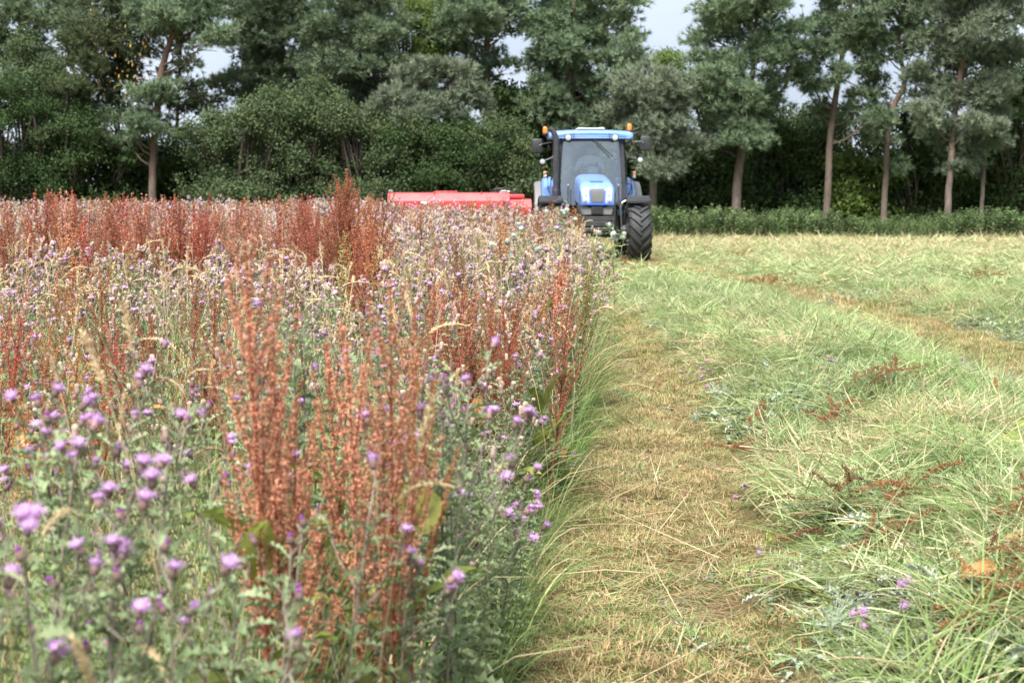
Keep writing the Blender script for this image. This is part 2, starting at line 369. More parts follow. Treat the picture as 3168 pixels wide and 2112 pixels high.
b = N.new('ShaderNodeBump'); b.inputs['Strength'].default_value = 1.0; b.inputs['Distance'].default_value = 0.03
L.new(n1.outputs[0], b.inputs['Height']); L.new(b.outputs[0], p.inputs['Normal']); L.new(p.outputs[0], o.inputs[0])
gr = mb.build('field_ground', 'field_ground', None, True); tag(gr, 'mown hay field with brown stubble strips and green swaths', 'field', kind='structure')
# ================================================================== tractor (front faces -Y, origin on the ground under the front axle)
TX, TD = 1.80, 35.05
T = thing('tractor', 'blue farm tractor with black cab and exhaust facing along the mown strip', 'tractor', (TX, TD, 0), (0, 0, math.radians(1.0)))
def part(name, mat, fn, parent=T, smooth=False, label=None):
    mb = MB(); fn(mb); o = mb.build(name, mat, parent, smooth)
    if label: o['label'] = label
    return o
def bev_smooth(o, ang=40):
    for p_ in o.data.polygons: p_.use_smooth = True
    try: o.data.set_sharp_from_angle(angle=math.radians(ang))
    except Exception: pass
    return o
# ---- bonnet: rounded sections from nose to cab
def section(y, hw, zt, zb, r, n=7):
    pts = [(-hw, zb)]
    for k in range(n): a = PI - k*(PI/2)/(n-1); pts.append((-hw + r + r*math.cos(a), zt - r + r*math.sin(a)))
    for k in range(5): pts.append(((-hw+r)*(1-2*(k+1)/6), zt + 0.012*math.sin(PI*(k+1)/6)))
    for k in range(n): a = PI/2 - k*(PI/2)/(n-1); pts.append((hw - r + r*math.cos(a), zt - r + r*math.sin(a)))
    pts.append((hw, zb)); return [(x, y, z) for x, z in pts]
secs = [(-1.00, .325, 1.36, 1.262, .05), (-0.985, .345, 1.47, 1.258, .07), (-0.965, .358, 1.56, 1.258, .09), (-0.92, .366, 1.64, 1.26, .10), (-0.83, .372, 1.70, 1.262, .11), (-0.6, .375, 1.76, 1.27, .13), (-0.2, .378, 1.815, 1.30, .15), (0.3, .380, 1.87, 1.33, .16), (0.92, .380, 1.925, 1.36, .17)]
def f(mb):
    G = np.array([section(*s) for s in secs]); grid(mb, G, flip=True)
    P = G[0]; c = P.mean(0); n = len(P); mb.add(np.vstack([P, [c]]), [[n, i, (i+1) % n] for i in range(n)])
    P = G[-1]; mb.add(np.vstack([P, [P.mean(0)]]), [[n, (i+1) % n, i] for i in range(n)])
bonnet = bev_smooth(part('bonnet', 'blue_paint', f), 50)
def nose_y(z): return float(np.interp(z, [1.26, 1.36, 1.47, 1.56, 1.64, 1.70], [-1.0, -1.0, -0.985, -0.965, -0.92, -0.83]))
def nose_plate(mb, poly, off, th, mat=0, n=9):
    """a plate laid over the curved nose: rows across the (convex) outline, so that it follows the bend"""
    P = np.array(poly); zs = np.linspace(P[:, 1].min()+1e-4, P[:, 1].max()-1e-4, n); rows = []
    for z in zs:
        xs = []
        for i in range(len(P)):
            (x0, z0), (x1, z1) = P[i], P[(i+1) % len(P)]
            if (z0-z)*(z1-z) <= 0 and abs(z1-z0) > 1e-9: xs.append(x0 + (x1-x0)*(z-z0)/(z1-z0))
        a_, b_ = min(xs), max(xs); y = nose_y(z) - off
        rows.append([(a_, y+th, z), (a_, y, z), ((a_+b_)/2, y-.002, z), (b_, y, z), (b_, y+th, z)])
    grid(mb, np.array(rows), mat)
def dense(poly, k=4):
    o_ = []
    for i in range(len(poly)):
        a, b = np.array(poly[i]), np.array(poly[(i+1) % len(poly)])
        for t in range(k): o_.append(tuple(a + (b-a)*t/k))
    return o_
part('grille', 'mesh_dark', lambda mb: nose_plate(mb, dense([(-.155, 1.595), (.155, 1.595), (.12, 1.315), (-.12, 1.315)]), .012, .05), bonnet)
def gf(mb):
    for s in (-1, 1): nose_plate(mb, dense([(s*.158, 1.605), (s*.178, 1.605), (s*.143, 1.302), (s*.123, 1.302)][::s]), .02, .05)
    nose_plate(mb, dense([(-.178, 1.612), (.178, 1.612), (.176, 1.598), (-.176, 1.598)]), .02, .05)
    nose_plate(mb, dense([(-.34, 1.30), (.34, 1.30), (.335, 1.262), (-.335, 1.262)]), .016, .05)
part('grille_surround', 'blue_deep', gf, bonnet)
for s in (-1, 1):
    hl = part('headlight', 'lamp_clear', lambda mb: nose_plate(mb, dense([(s*.205, 1.63), (s*.27, 1.645), (s*.305, 1.60), (s*.315, 1.40), (s*.295, 1.305), (s*.185, 1.295), (s*.172, 1.36), (s*.185, 1.5)][::s], 2), .016, .05), bonnet)
    for (z, r, x) in ((1.565, .042, .248), (1.475, .046, .245), (1.36, .05, .24)):
        part('reflector', 'lamp_bright', lambda mb: lathe(mb, [(0.001, -.012), (r*.5, -.01), (r, 0.01), (r*1.02, .03)], 14, 'y', (s*x, nose_y(z) - .018, z)), hl, True)
part('badge', 'white_paint', lambda mb: lathe(mb, [(0.001, -.012), (.022, -.01), (.03, 0), (.03, .02)], 16, 'y', (0, nose_y(1.655)-.004, 1.655)), bonnet, True)
part('badge_leaf', 'blue_deep', lambda mb: extrude(mb, [(-.012, -.012), (.004, -.014), (.013, 0), (.008, .013), (-.006, .008)], (0, nose_y(1.655)-.017, 1.655), (1, 0, 0), (0, 0, 1), (0, -.002, 0)), bonnet)
part('bonnet_recess', 'blue_deep', lambda mb: extrude(mb, [(-.15, .03), (-.10, .05), (.10, .05), (.15, .03), (.13, -.05), (.10, -.07), (-.10, -.07), (-.13, -.05)], (0, -.66, 1.757), (1, 0, 0), (0, .93, .2), (0, -.002, .008)), bonnet)
# ---- chassis, nose panel and front linkage
def f(mb):
    G = []
    for y, hw, zb in ((-.955, .33, 1.06), (-.93, .355, 1.04), (-.7, .372, 1.03), (.1, .372, 1.05)):
        G.append([(-hw, y, 1.262), (-hw*.98, y, 1.15), (-hw*.9, y, zb), (hw*.9, y, zb), (hw*.98, y, 1.15), (hw, y, 1.262)])
    G = np.array(G); grid(mb, G); P = G[0]; mb.add(np.vstack([P, [P.mean(0)]]), [[6, i, i+1] for i in range(5)])
bev_smooth(part('nose_panel', 'grey_panel', f), 30)
def f(mb):
    box(mb, (0, -.965, 1.15), (.26, .05, .17), 0, .01)
    for k in range(3): box(mb, (0, -.992, 1.10+.045*k), (.2, .012, .012))
part('air_intake', 'black_plastic', f)
def f(mb):
    box(mb, (0, .25, 1.15), (.52, 1.6, .42), 0, .03); box(mb, (0, 1.2, .85), (.5, 2.9, .5), 0, .04); box(mb, (0, -.55, .82), (.42, .7, .36), 0, .03)
    box(mb, (0, 2.65, .9), (1.25, .4, .42), 0, .05)
part('engine_block', 'black_metal', f)
def f(mb):
    box(mb, (0, -1.02, 1.0), (.72, .10, .035), 0, .008); box(mb, (0, -1.06, .955), (.66, .05, .035), 0, .008)
    box(mb, (.02, -1.03, .865), (.56, .09, .12), 0, .015); box(mb, (0, -1.0, .74), (.62, .16, .09), 0, .02)
    for s in (-1, 1):
        box(mb, (s*.33, -1.03, .83), (.05, .14, .30), 0, .012); tube(mb, [(s*.37, -1.06, 1.55-.0*s), (s*.372, -1.07, 1.2), (s*.372, -1.06, .78)], .012, 6)
        tube(mb, [(s*.33, -1.05, .78), (s*.35, -1.25, .62), (s*.36, -1.5, .52)], [.04, .04, .03], 6)
        lathe(mb, [(.001, -.04), (.06, -.04), (.06, .04), (.001, .04)], 10, 'x', (s*.36, -1.53, .52))
        tube(mb, [(s*.30, -.95, 1.0), (s*.34, -1.3, .62)], .025, 6)
part('front_linkage', 'black_metal', f)
def f(mb):
    box(mb, (0, 0, .63), (1.45, .16, .16), 0, .03); box(mb, (0, -.12, .6), (1.2, .05, .05), 0, .01)
    for s in (-1, 1): lathe(mb, [(.001, -.1), (.15, -.1), (.17, 0), (.15, .1), (.001, .1)], 14, 'x', (s*.68, 0, .65))
part('front_axle', 'black_metal', f)
# ---- wheels
def tyre_prof(R, w, rim):
    h = w/2
    return np.array([(rim, -h*.82), (rim+.06, -h*.95), ((R+rim)/2, -h*1.0), (R-.10, -h*.97), (R-.05, -h*.86), (R-.035, -h*.5), (R-.03, 0), (R-.035, h*.5), (R-.05, h*.86), (R-.10, h*.97), ((R+rim)/2, h*1.0), (rim+.06, h*.95), (rim, h*.82)])
def lug_mesh(R, w, name, sgn):
    """one bar of the tread: from the centre line out over the shoulder, leaning back as it goes"""
    mb = MB(); rows = []
    for t in np.linspace(0, 1, 6):
        x = sgn*(-.012 + t*(w/2+.012)); th = 0.02 + .40*t**1.12; rr = R - .028 - .075*max(0, t-.62)**1.5/.23; hw = .030 + .012*t
        top = R + .014 - .06*max(0, t-.7)**1.4/.18
        row = []
        for (dr, da) in ((rr-.01, -hw*1.25), (top, -hw*.8), (top, hw*.8), (rr-.01, hw*1.25)):
            a = th + da/R; row.append((x, dr*math.sin(a), dr*math.cos(a)))
        rows.append(row)
    G = np.array(rows); grid(mb, G, flip=sgn > 0)
    for P, fl in ((G[0], 1), (G[-1], 0)): mb.add(P, [[0, 1, 2], [0, 2, 3]] if fl else [[2, 1, 0], [3, 2, 0]])
    return mb.mesh(name, 'rubber')
def wheel(name, x, y, R, w, rim, nl, steer=0.0, joined=False, flipdir=1):
    mb = MB(); lathe(mb, tyre_prof(R, w, rim), 40, 'x'); o_ = bev_smooth(mb.build(name, 'rubber', T), 60)
    o_.location = (x, y, R); o_.rotation_euler = (0, 0, steer)
    rimo = MB(); s = 1 if x > 0 else -1
    lathe(rimo, [(rim+.01, -w*.42), (rim-.02, -w*.36), (rim-.03, w*.1*-s), (rim*.75, .06*s), (rim*.45, .10*s), (.12, .16*s), (.001, .16*s)], 24, 'x'); lathe(rimo, [(rim+.01, w*.42), (rim-.02, w*.36), (rim-.03, 0)], 24, 'x')
    rimo.build('rim', 'rim_white', o_, True)
    for s2 in (-1, 1):
        lm = lug_mesh(R, w, 'tread_lug', s2)
        if joined:
            mj = MB(); v = np.array([q.co[:] for q in lm.vertices]); F = np.array([list(q.vertices) for q in lm.polygons])
            for k in range(nl):
                a = 2*PI*(k + (.5 if s2 > 0 else 0))/nl; ca, sa = math.cos(a), math.sin(a)
                mj.add(np.stack([v[:, 0], v[:, 1]*ca + v[:, 2]*sa, -v[:, 1]*sa + v[:, 2]*ca], 1), F)
            q = mj.build('tread', 'rubber', o_); q['kind'] = 'stuff'
        else:
            for k in range(nl):
                a = 2*PI*(k + (.5 if s2 > 0 else 0))/nl
                obj('tread_lug', lm, o_, None, (a, 0, 0))
    return o_
for s in (-1, 1): wheel('front_wheel', s*.955, 0, .655, .50, .36, 19, math.radians(2.5))
for s in (-1, 1): wheel('rear_wheel', s*.96, 2.62, .86, .52, .50, 21, 0, True)
# ---- mudguards, fenders
for s in (-1, 1):
    def f(mb):
        a = np.linspace(math.radians(-30), math.radians(62), 14); R = .80
        G = [[(s*(.955+dx), R*math.sin(t)+.05 + 0*dx, .655 + (R+dz)*math.cos(t)) for dx, dz in ((-.27, -.05), (-.25, 0), (.25, 0), (.27, -.05))] for t in a]
        G = np.array(G); grid(mb, G, flip=s < 0); grid(mb, G - [0, 0, .014], flip=s > 0)
        t0 = a[0]; box(mb, (s*.955, R*math.sin(t0)+.04, .655+R*math.cos(t0)-.02), (.54, .02, .07), 0, .006)
    bev_smooth(part('front_mudguard', 'black_plastic', f), 40)
    part('mudguard_bracket', 'grey_metal', lambda mb: tube(mb, [(s*.74, -.1, 1.38), (s*.60, -.1, 1.30), (s*.57, -.1, 1.18), (s*.60, -.08, .80), (s*.62, -.05, .66)], .02, 6))
    def f(mb):
        a = np.linspace(math.radians(-70), math.radians(75), 18); R = .99; xs = [(.66, -.02), (.68, .0), (.78, .02), (.95, .015), (1.05, -.03), (1.075, -.12)]
        G = np.array([[(s*x, 2.62 + (R+dz)*math.sin(t), .88 + (R+dz)*math.cos(t)) for x, dz in xs] for t in a]); grid(mb, G, flip=s < 0)
        # front wall of the fender, closing in to the cab
        Q = np.array([[(s*.66, 1.72, z), (s*.86, 1.70, z), (s*1.03, 1.74, z-.03), (s*1.07, 1.80, z-.08)] for z in (1.0, 1.2, 1.45, 1.66)] + [[(s*.66, 1.90, 1.80), (s*.86, 1.88, 1.82), (s*1.02, 1.92, 1.76), (s*1.06, 1.97, 1.70)], [(s*.66, 2.2, 1.86), (s*.86, 2.2, 1.885), (s*1.02, 2.2, 1.84), (s*1.07, 2.2, 1.76)]]); grid(mb, Q, flip=s > 0)
    bev_smooth(part('rear_fender', 'blue_paint', f), 45)
    def f(mb):
        a = np.linspace(math.radians(-75), math.radians(60), 16)
        G = np.array([[(s*x, 2.62 + r*math.sin(t), .86 + r*math.cos(t)) for x, r in ((1.07, .90), (1.10, .935), (1.23, .90), (1.25, .84))] for t in a]); grid(mb, G, flip=s < 0)
    bev_smooth(part('fender_extension', 'grey_panel', f), 45)
# ---- cab
def quad_prism(mb, a, b, wa, wb, d=.05):
    a, b = np.array(a), np.array(b); G = []
    for p_, w_ in ((a, wa), (b, wb)): G.append([p_ + [-w_/2, -d/2, 0], p_ + [w_/2, -d/2, 0], p_ + [w_/2, d/2, 0], p_ + [-w_/2, d/2, 0]])
    grid(mb, np.array(G), closed=True, flip=False); mb.add(np.array(G[1]), [[0, 1, 2], [0, 2, 3]])
cab_frame = None
for s in (-1, 1):
    def f(mb):
        n = 7; t = np.linspace(0, 1, n)
        for i in range(n-1):
            def q(k): z = 1.22 + 1.52*k; return np.array([s*(.735 + .012*math.sin(PI*k) - .07*k**1.6), .98 + .13*k, z])
            quad_prism(mb, q(t[i]), q(t[i+1]), .085, .085, .07)
    part('front_pillar', 'black_plastic', f)
    def f(mb):
        quad_prism(mb, (s*.88, 1.78, 1.35), (s*.80, 1.80, 2.74), .06, .06, .07); quad_prism(mb, (s*.80, 2.55, 1.7), (s*.72, 2.50, 2.74), .08, .08, .08)
        tube(mb, [(s*.74, 1.0, 1.3), (s*.86, 1.4, 1.3), (s*.88, 1.78, 1.36)], .03, 6)
    part('side_pillar', 'black_plastic', f)
    part('side_window', 'side_glass', lambda mb: grid(mb, np.array([[(s*.765, 1.0, 1.28), (s*.885, 1.76, 1.36), (s*.83, 2.53, 1.70)], [(s*.80, 1.06, 2.0), (s*.875, 1.78, 2.0), (s*.80, 2.53, 2.0)], [(s*.70, 1.12, 2.72), (s*.80, 1.80, 2.72), (s*.72, 2.48, 2.72)]])))
part('windscreen', 'windscreen', lambda mb: grid(mb, np.array([[(x*(.695 + .012*math.sin(PI*k) - .07*k**1.6), .965 + .13*k - .05*(1-x*x), 1.24 + 1.48*k) for x in np.linspace(-1, 1, 9)] for k in np.linspace(0, 1, 7)])), smooth=True)
part('rear_window', 'side_glass', lambda mb: grid(mb, np.array([[(-.76, 2.56, 1.7), (.76, 2.56, 1.7)], [(-.68, 2.5, 2.72), (.68, 2.5, 2.72)]])))
def f(mb):
    box(mb, (0, 1.8, 1.18), (1.45, 1.5, .08), 0, .02); box(mb, (0, 2.5, 1.4), (1.3, .06, .5), 0, .02)
    for s in (-1, 1): box(mb, (s*.5, 2.2, 1.42), (.34, .8, .42), 0, .05)
part('cab_floor', 'black_plastic', f)
def f(mb):
    G = []
    for y, hw, zt, zb in ((.98, .80, 2.80, 2.745), (.965, .90, 2.835, 2.735), (1.0, .945, 2.875, 2.73), (1.15, .962, 2.91, 2.73), (1.7, .962, 2.94, 2.73), (2.4, .95, 2.92, 2.74), (2.75, .90, 2.86, 2.77)):
        row = [(-hw*.98, y, zb), (-hw, y, zb+.03), (-hw*.985, y, zt-.055), (-hw*.9, y, zt-.02), (-hw*.5, y, zt+.005), (0, y, zt+.012), (hw*.5, y, zt+.005), (hw*.9, y, zt-.02), (hw*.985, y, zt-.055), (hw, y, zb+.03), (hw*.98, y, zb)]
        G.append(row)
    G = np.array(G); grid(mb, G, flip=True); grid(mb, G[:, [0, -1]], flip=False)
    P = G[0]; n = len(P); mb.add(np.vstack([P, [P.mean(0)]]), [[n, i, (i+1) % n] for i in range(n)])
    P = G[-1]; mb.add(np.vstack([P, [P.mean(0)]]), [[n, (i+1) % n, i] for i in range(n)])
roof = bev_smooth(part('cab_roof', 'blue_paint', f), 50)
def f(mb):
    box(mb, (0, 1.55, 2.955), (.62, .8, .03), 0, .012)
    for s in (-1, 1): box(mb, (s*.24, 1.3, 2.968), (.1, .25, .025), 0, .01)
part('roof_hatch', 'white_paint', f, roof)
for s in (-1, 1): part('roof_seam', 'black_plastic', lambda mb: box(mb, (s*.40, .963, 2.80), (.008, .03, .10)), roof)
part('roof_liner', 'black_plastic', lambda mb: box(mb, (0, 1.75, 2.70), (1.42, 1.5, .05), 0, .015))
for s in (-1, 1):
    L_ = part('roof_lamp', 'black_plastic', lambda mb: lathe(mb, [(.001, .08), (.07, .07), (.082, .0), (.082, -.03), (.07, -.035)], 16, 'y', (s*.525, .945, 2.755)), smooth=True)
    part('lens', 'lamp_bright', lambda mb: lathe(mb, [(.001, -.036), (.04, -.034), (.07, -.028)], 16, 'y', (s*.525, .945, 2.755)), L_, True)
    # beacons
    bx = -1.02 if s < 0 else .90; bz = 2.86 if s < 0 else 2.93
    B_ = part('beacon', 'amber', lambda mb: lathe(mb, [(.05, 0), (.054, .03), (.052, .11), (.043, .14), (.02, .152), (.001, .153)], 14, 'z', (bx, 1.5, bz)), smooth=True)
    part('beacon_base', 'black_plastic', lambda mb: (lathe(mb, [(.001, -.04), (.05, -.04), (.062, -.03), (.062, .005), (.001, .005)], 14, 'z', (bx, 1.5, bz)), box(mb, (bx*.95, 1.5, bz-.05), (.14, .05, .03), 0, .01)), B_)
    # mirrors
    M_ = part('mirror', 'black_plastic', lambda mb: box(mb, (s*1.215, 1.0, 2.59 + .03*s), (.235, .07, .33), 0, .035))
    bev_smooth(M_, 60)
    part('mirror_arm', 'black_metal', lambda mb: (tube(mb, [(s*.70, 1.15, 2.63), (s*.9, 1.05, 2.645), (s*1.12, .97, 2.63+.03*s), (s*1.17, .955, 2.59+.03*s)], .019, 6), tube(mb, [(s*.96, 1.04, 2.64), (s*.96, 1.04, 2.5)], .01, 5)), M_)
    # work lamps on stalks
    W_ = part('work_lamp', 'black_plastic', lambda mb: lathe(mb, [(.001, .1), (.04, .09), (.068, .02), (.068, -.03), (.06, -.035)], 14, 'y', (s*1.10, .98, 2.235+.02*s)), smooth=True)
    part('lens', 'lamp_bright', lambda mb: lathe(mb, [(.001, -.034), (.04, -.033), (.062, -.025)], 14, 'y', (s*1.10, .98, 2.235+.02*s)), W_, True)
    part('lamp_arm', 'black_metal', lambda mb: tube(mb, [(s*.76, 1.06, 2.45), (s*.88, 1.03, 2.30), (s*1.08, 1.04, 2.24+.02*s)], .017, 6), W_)
    # marker lamps
    K_ = part('marker_lamp', 'amber_pale', lambda mb: box(mb, (s*1.02, 1.55, 1.965), (.075, .06, .085), 0, .025))
    part('marker_lens', 'lamp_bright', lambda mb: box(mb, (s*1.02, 1.548, 1.885), (.075, .055, .085), 0, .025), K_)
    part('marker_stalk', 'black_metal', lambda mb: (box(mb, (s*.965, 1.57, 1.93), (.05, .06, .16), 0, .015), tube(mb, [(s*.955, 1.58, 1.9), (s*.95, 1.6, 1.6), (s*.86, 1.4, 1.42), (s*.72, .6, 1.36)], .014, 6)), K_)
    # handrail beside the bonnet
    part('grab_rail', 'black_metal', lambda mb: tube(mb, [(s*.555, .3, 1.66), (s*.56, .28, 1.45), (s*.57, .2, 1.2)], .017, 6))
    part('rail_knob', 'grey_metal', lambda mb: lathe(mb, [(.001, .03), (.025, .02), (.028, 0), (.02, -.03)], 8, 'z', (s*.555, .3, 1.68)), smooth=True)
part('door_handle', 'black_plastic', lambda mb: tube(mb, [(.86, 1.3, 1.72), (.94, 1.25, 1.70), (.945, 1.25, 1.50), (.86, 1.3, 1.47)], .014, 6))
ex = part('exhaust', 'black_metal', lambda mb: tube(mb, [(-.80, .82, 1.35), (-.80, .82, 1.75), (-.80, .82, 2.3), (-.80, .82, 2.70), (-.825, .82, 2.80), (-.88, .82, 2.90), (-.95, .82, 2.955)], [.072, .072, .07, .068, .066, .062, .06], 14, cap=False), smooth=True)
part('exhaust_muffler', 'black_plastic', lambda mb: lathe(mb, [(.001, 1.30), (.085, 1.31), (.09, 1.36), (.09, 1.56), (.075, 1.60)], 14, 'z', (-.80, .82, 0)), ex, True)
part('antenna', 'black_plastic', lambda mb: tube(mb, [(-.42, 1.4, 2.93), (-.43, 1.4, 3.3), (-.45, 1.4, 3.75)], [.006, .004, .003], 5))
part('wiper', 'black_plastic', lambda mb: (tube(mb, [(.05, .90, 2.71), (.25, .885, 2.52), (.43, .885, 2.36)], [.014, .014, .01], 5), tube(mb, [(.17, .875, 2.60), (.46, .875, 2.33)], .009, 4)))
part('inside_mirror', 'black_plastic', lambda mb: box(mb, (-.44, 1.22, 2.62), (.15, .05, .10), 0, .03))
part('sun_visor', 'grey_panel', lambda mb: box(mb, (0, 1.12, 2.69), (.72, .02, .055), 0, .005))
# ---- inside the cab
part('dashboard', 'black_plastic', lambda mb: (box(mb, (0, 1.12, 1.86), (.56, .26, .22), 0, .09), box(mb, (0, 1.16, 1.5), (.34, .2, .7), 0, .04)))
card = part('dash_card', 'paper', lambda mb: box(mb, (.045, 1.04, 2.025), (.21, .008, .125)), label='white card standing behind the windscreen')
part('card_print', 'ink', lambda mb: [box(mb, (x, 1.034, z), (w_, .003, h_)) for x, z, w_, h_ in ((-.03, 2.045, .012, .05), (-.012, 2.062, .03, .01), (.02, 2.03, .01, .07), (.07, 2.045, .045, .01), (.07, 2.015, .045, .01), (.092, 2.03, .01, .04), (.118, 2.03, .01, .05))], card)
def f(mb):
    a = np.linspace(0, 2*PI, 22); c = np.array([0.04, 1.42, 2.02]); u = np.array([1, 0, 0]); v = np.array([0, .75, .66])
    tube(mb, [c + .20*(math.cos(t)*u + math.sin(t)*v) for t in a], .016, 6); tube(mb, [c, c + [0, -.18, -.35]], .03, 6); tube(mb, [c - .19*u, c, c + .19*u], .012, 5)
part('steering_wheel', 'black_plastic', f)
part('seat', 'seat_fabric', lambda mb: (box(mb, (0, 2.02, 1.68), (.5, .5, .14), 0, .05), box(mb, (0, 2.27, 2.05), (.48, .14, .68), 0, .06), box(mb, (0, 2.02, 1.45), (.3, .3, .4), 0, .04)))

# ================================================================== driver: one skinned body, leaning over the wheel
def skin_body(name, J, E, parent, paintfn, mats):
    me = bpy.data.meshes.new(name); me.from_pydata([j[0] for j in J], E, []); o_ = bpy.data.objects.new(name, me); COL.objects.link(o_)
    md = o_.modifiers.new('skin', 'SKIN'); md.use_smooth_shade = True
    for i, j in enumerate(J):
        r = j[1]; me.skin_vertices[0].data[i].radius = (r, r) if np.isscalar(r) else r
    me.skin_vertices[0].data[0].use_root = True
    o_.modifiers.new('sub', 'SUBSURF').levels = 2; o_.modifiers['sub'].render_levels = 2
    dg = bpy.context.evaluated_depsgraph_get(); nm = bpy.data.meshes.new_from_object(o_.evaluated_get(dg))
    bpy.data.objects.remove(o_); o2 = obj(name, nm, parent)
    nm.materials.clear()
    for x in mats: nm.materials.append(MATS[x])
    for p_ in nm.polygons: p_.material_index = paintfn(Vector(p_.center)); p_.use_smooth = True
    return o2
J = [((0, 2.05, 1.80), (.17, .15)), ((0, 2.05, 1.98), (.16, .13)), ((0.01, 1.97, 2.18), (.19, .13)), ((0.02, 1.90, 2.31), (.12, .09)), ((0.03, 1.85, 2.38), (.062, .062)), ((0.035, 1.82, 2.44), (.075, .085)), ((0.035, 1.815, 2.52), (.085, .10)), ((0.035, 1.83, 2.59), (.06, .07)),
     ((-.19, 1.92, 2.27), .075), ((-.27, 1.78, 2.06), .056), ((-.20, 1.58, 2.04), .045), ((-.14, 1.50, 2.07), .033),
     ((.23, 1.92, 2.27), .075), ((.31, 1.78, 2.06), .056), ((.25, 1.58, 2.04), .045), ((.20, 1.50, 2.07), .033),
     ((-.11, 1.95, 1.78), .10), ((-.15, 1.62, 1.80), .075), ((-.15, 1.52, 1.42), .055), ((-.15, 1.40, 1.27), .045),
     ((.13, 1.95, 1.78), .10), ((.17, 1.62, 1.80), .075), ((.17, 1.52, 1.42), .055), ((.17, 1.40, 1.27), .045)]
E = [(0, 1), (1, 2), (2, 3), (3, 4), (4, 5), (5, 6), (6, 7), (3, 8), (8, 9), (9, 10), (10, 11), (3, 12), (12, 13), (13, 14), (14, 15), (0, 16), (16, 17), (17, 18), (18, 19), (0, 20), (20, 21), (21, 22), (22, 23)]
def pf(c):
    if c.z > 2.37 and abs(c.x-.03) < .14: return 1
    if c.y < 1.70 and c.z > 1.93: return 1
    return 2 if c.z < 1.86 else 0
person = tag(obj('person', None, None, (TX, TD, 0), (0, 0, math.radians(1.0))), 'person in a pale blue shirt leaning over the steering wheel in the cab', 'person')
body = skin_body('body', J, E, person, pf, ['shirt', 'skin', 'trousers'])
def f(mb):
    for s, c in ((-1, (-.14, 1.50, 2.07)), (1, (.20, 1.50, 2.07))):
        c = np.array(c)
        for k, (l, dz) in enumerate(((.075, .02), (.082, .007), (.078, -.008), (.062, -.022))):
            d0 = np.array([s*.2, -1, .1]); b0 = c + [0, -.03, dz]
            tube(mb, [b0, b0 + [s*.01, -.03, .01], b0 + [s*.005, -.055, -.012], b0 + [-s*.004, -.05, -.035]], [.011, .010, .009, .007], 6)
        tube(mb, [c + [-s*.02, -.01, .01], c + [-s*.045, -.03, .012], c + [-s*.05, -.055, .004]], [.012, .011, .008], 6)
part('hand', 'skin', f, person, True)
def f(mb):
    th = np.linspace(0, PI*.58, 8); ph = np.linspace(0, 2*PI, 18, endpoint=False)
    grid(mb, np.array([[(.035 + .092*math.sin(t)*math.cos(q), 1.845 + .108*math.sin(t)*math.sin(q), 2.535 + .102*math.cos(t) - .03*math.sin(t)*(math.sin(q) < -.35)*-1) for q in ph] for t in th]), closed=True)
part('hair', 'hair', f, person, True)
def f(mb):
    lathe(mb, [(.001, -.02), (.014, -.012), (.018, .01), (.008, .03)], 8, 'y', (.035, 1.715, 2.475))
    for s in (-1, 1): lathe(mb, [(.001, -.03), (.02, -.02), (.022, .02), (.001, .03)], 8, 'z', (.035+s*.088, 1.82, 2.50))
part('nose_and_ears', 'skin', f, person, True)
part('eyes_and_mouth', 'hair', lambda mb: [box(mb, (.035+x, 1.722, z), (w_, .01, .009)) for x, z, w_ in ((-.032, 2.515, .025), (.032, 2.515, .025), (0, 2.437, .045))], person)

# ================================================================== mower: red folding deck standing out to the side
MD = 39.4
Mo = thing('hay_mower', 'long red mower deck hitched behind the tractor, reaching over uncut weeds', 'mower', (0, MD, 0))
def deck(mb, x0, x1, zt, dep=.5):
    prof = [(dep, zt-.06), (.30, zt), (-.18, zt+.0), (-.30, zt-.02), (-.42, zt-.16), (-.45, zt-.20), (-.45, zt-.30), (-.40, zt-.62), (-.36, zt-.66)]
    xs = np.linspace(x0, x1, 9); G = np.array([[(x, y, z) for y, z in prof] for x in xs]); grid(mb, G, flip=False)
    for P, fl in ((G[0], 0), (G[-1], 1)):
        n = len(P); c = P.mean(0); mb.add(np.vstack([P, [c]]), [([n, i, (i+1) % n] if fl else [n, (i+1) % n, i]) for i in range(n)])
dk = bev_smooth(part('deck_cover', 'red_paint', lambda mb: deck(mb, -3.03, -.06, 1.515), Mo), 35)
for x in (-1.9, -.75): part('deck_rib', 'red_paint', lambda mb: box(mb, (x, -.10, 1.522), (.03, .5, .03), 0, .006), dk)
part('deck_hatch', 'red_paint', lambda mb: box(mb, (-1.62, .05, 1.535), (.55, .2, .03), 0, .008), dk)
bev_smooth(part('headstock_cover', 'red_paint', lambda mb: (deck(mb, -.055, .47, 1.36), box(mb, (.1, -.1, 1.42), (.42, .4, .10), 0, .03)), Mo), 35)
part('label_strip', 'white_paint', lambda mb: box(mb, (-2.12, -.452, 1.27), (.2, .008, .06)), dk)
part('corner_bracket', 'grey_metal', lambda mb: box(mb, (-2.97, -.2, 1.545), (.11, .1, .06), 0, .01), dk)
part('hydraulic_hose', 'black_plastic', lambda mb: (tube(mb, [(-.55, 0, 1.50), (-.42, -.05, 1.60), (-.2, -.05, 1.62), (0, 0, 1.55), (.2, .1, 1.45), (.42, .3, 1.3)], .016, 6), tube(mb, [(-.5, .05, 1.5), (-.3, .0, 1.57), (-.05, .05, 1.52), (.25, .15, 1.4)], .016, 6)), Mo)
part('hose_coupling', 'grey_metal', lambda mb: (box(mb, (-.2, -.18, 1.53), (.15, .1, .09), 0, .02), tube(mb, [(-.3, -.18, 1.52), (-.05, -.18, 1.54)], .025, 8)), Mo)
part('curtain', 'black_plastic', lambda mb: [box(mb, (-2.95 + .145*k, -.40, .66), (.14, .012 + .004*(k % 2), .46)) for k in range(24)], Mo)
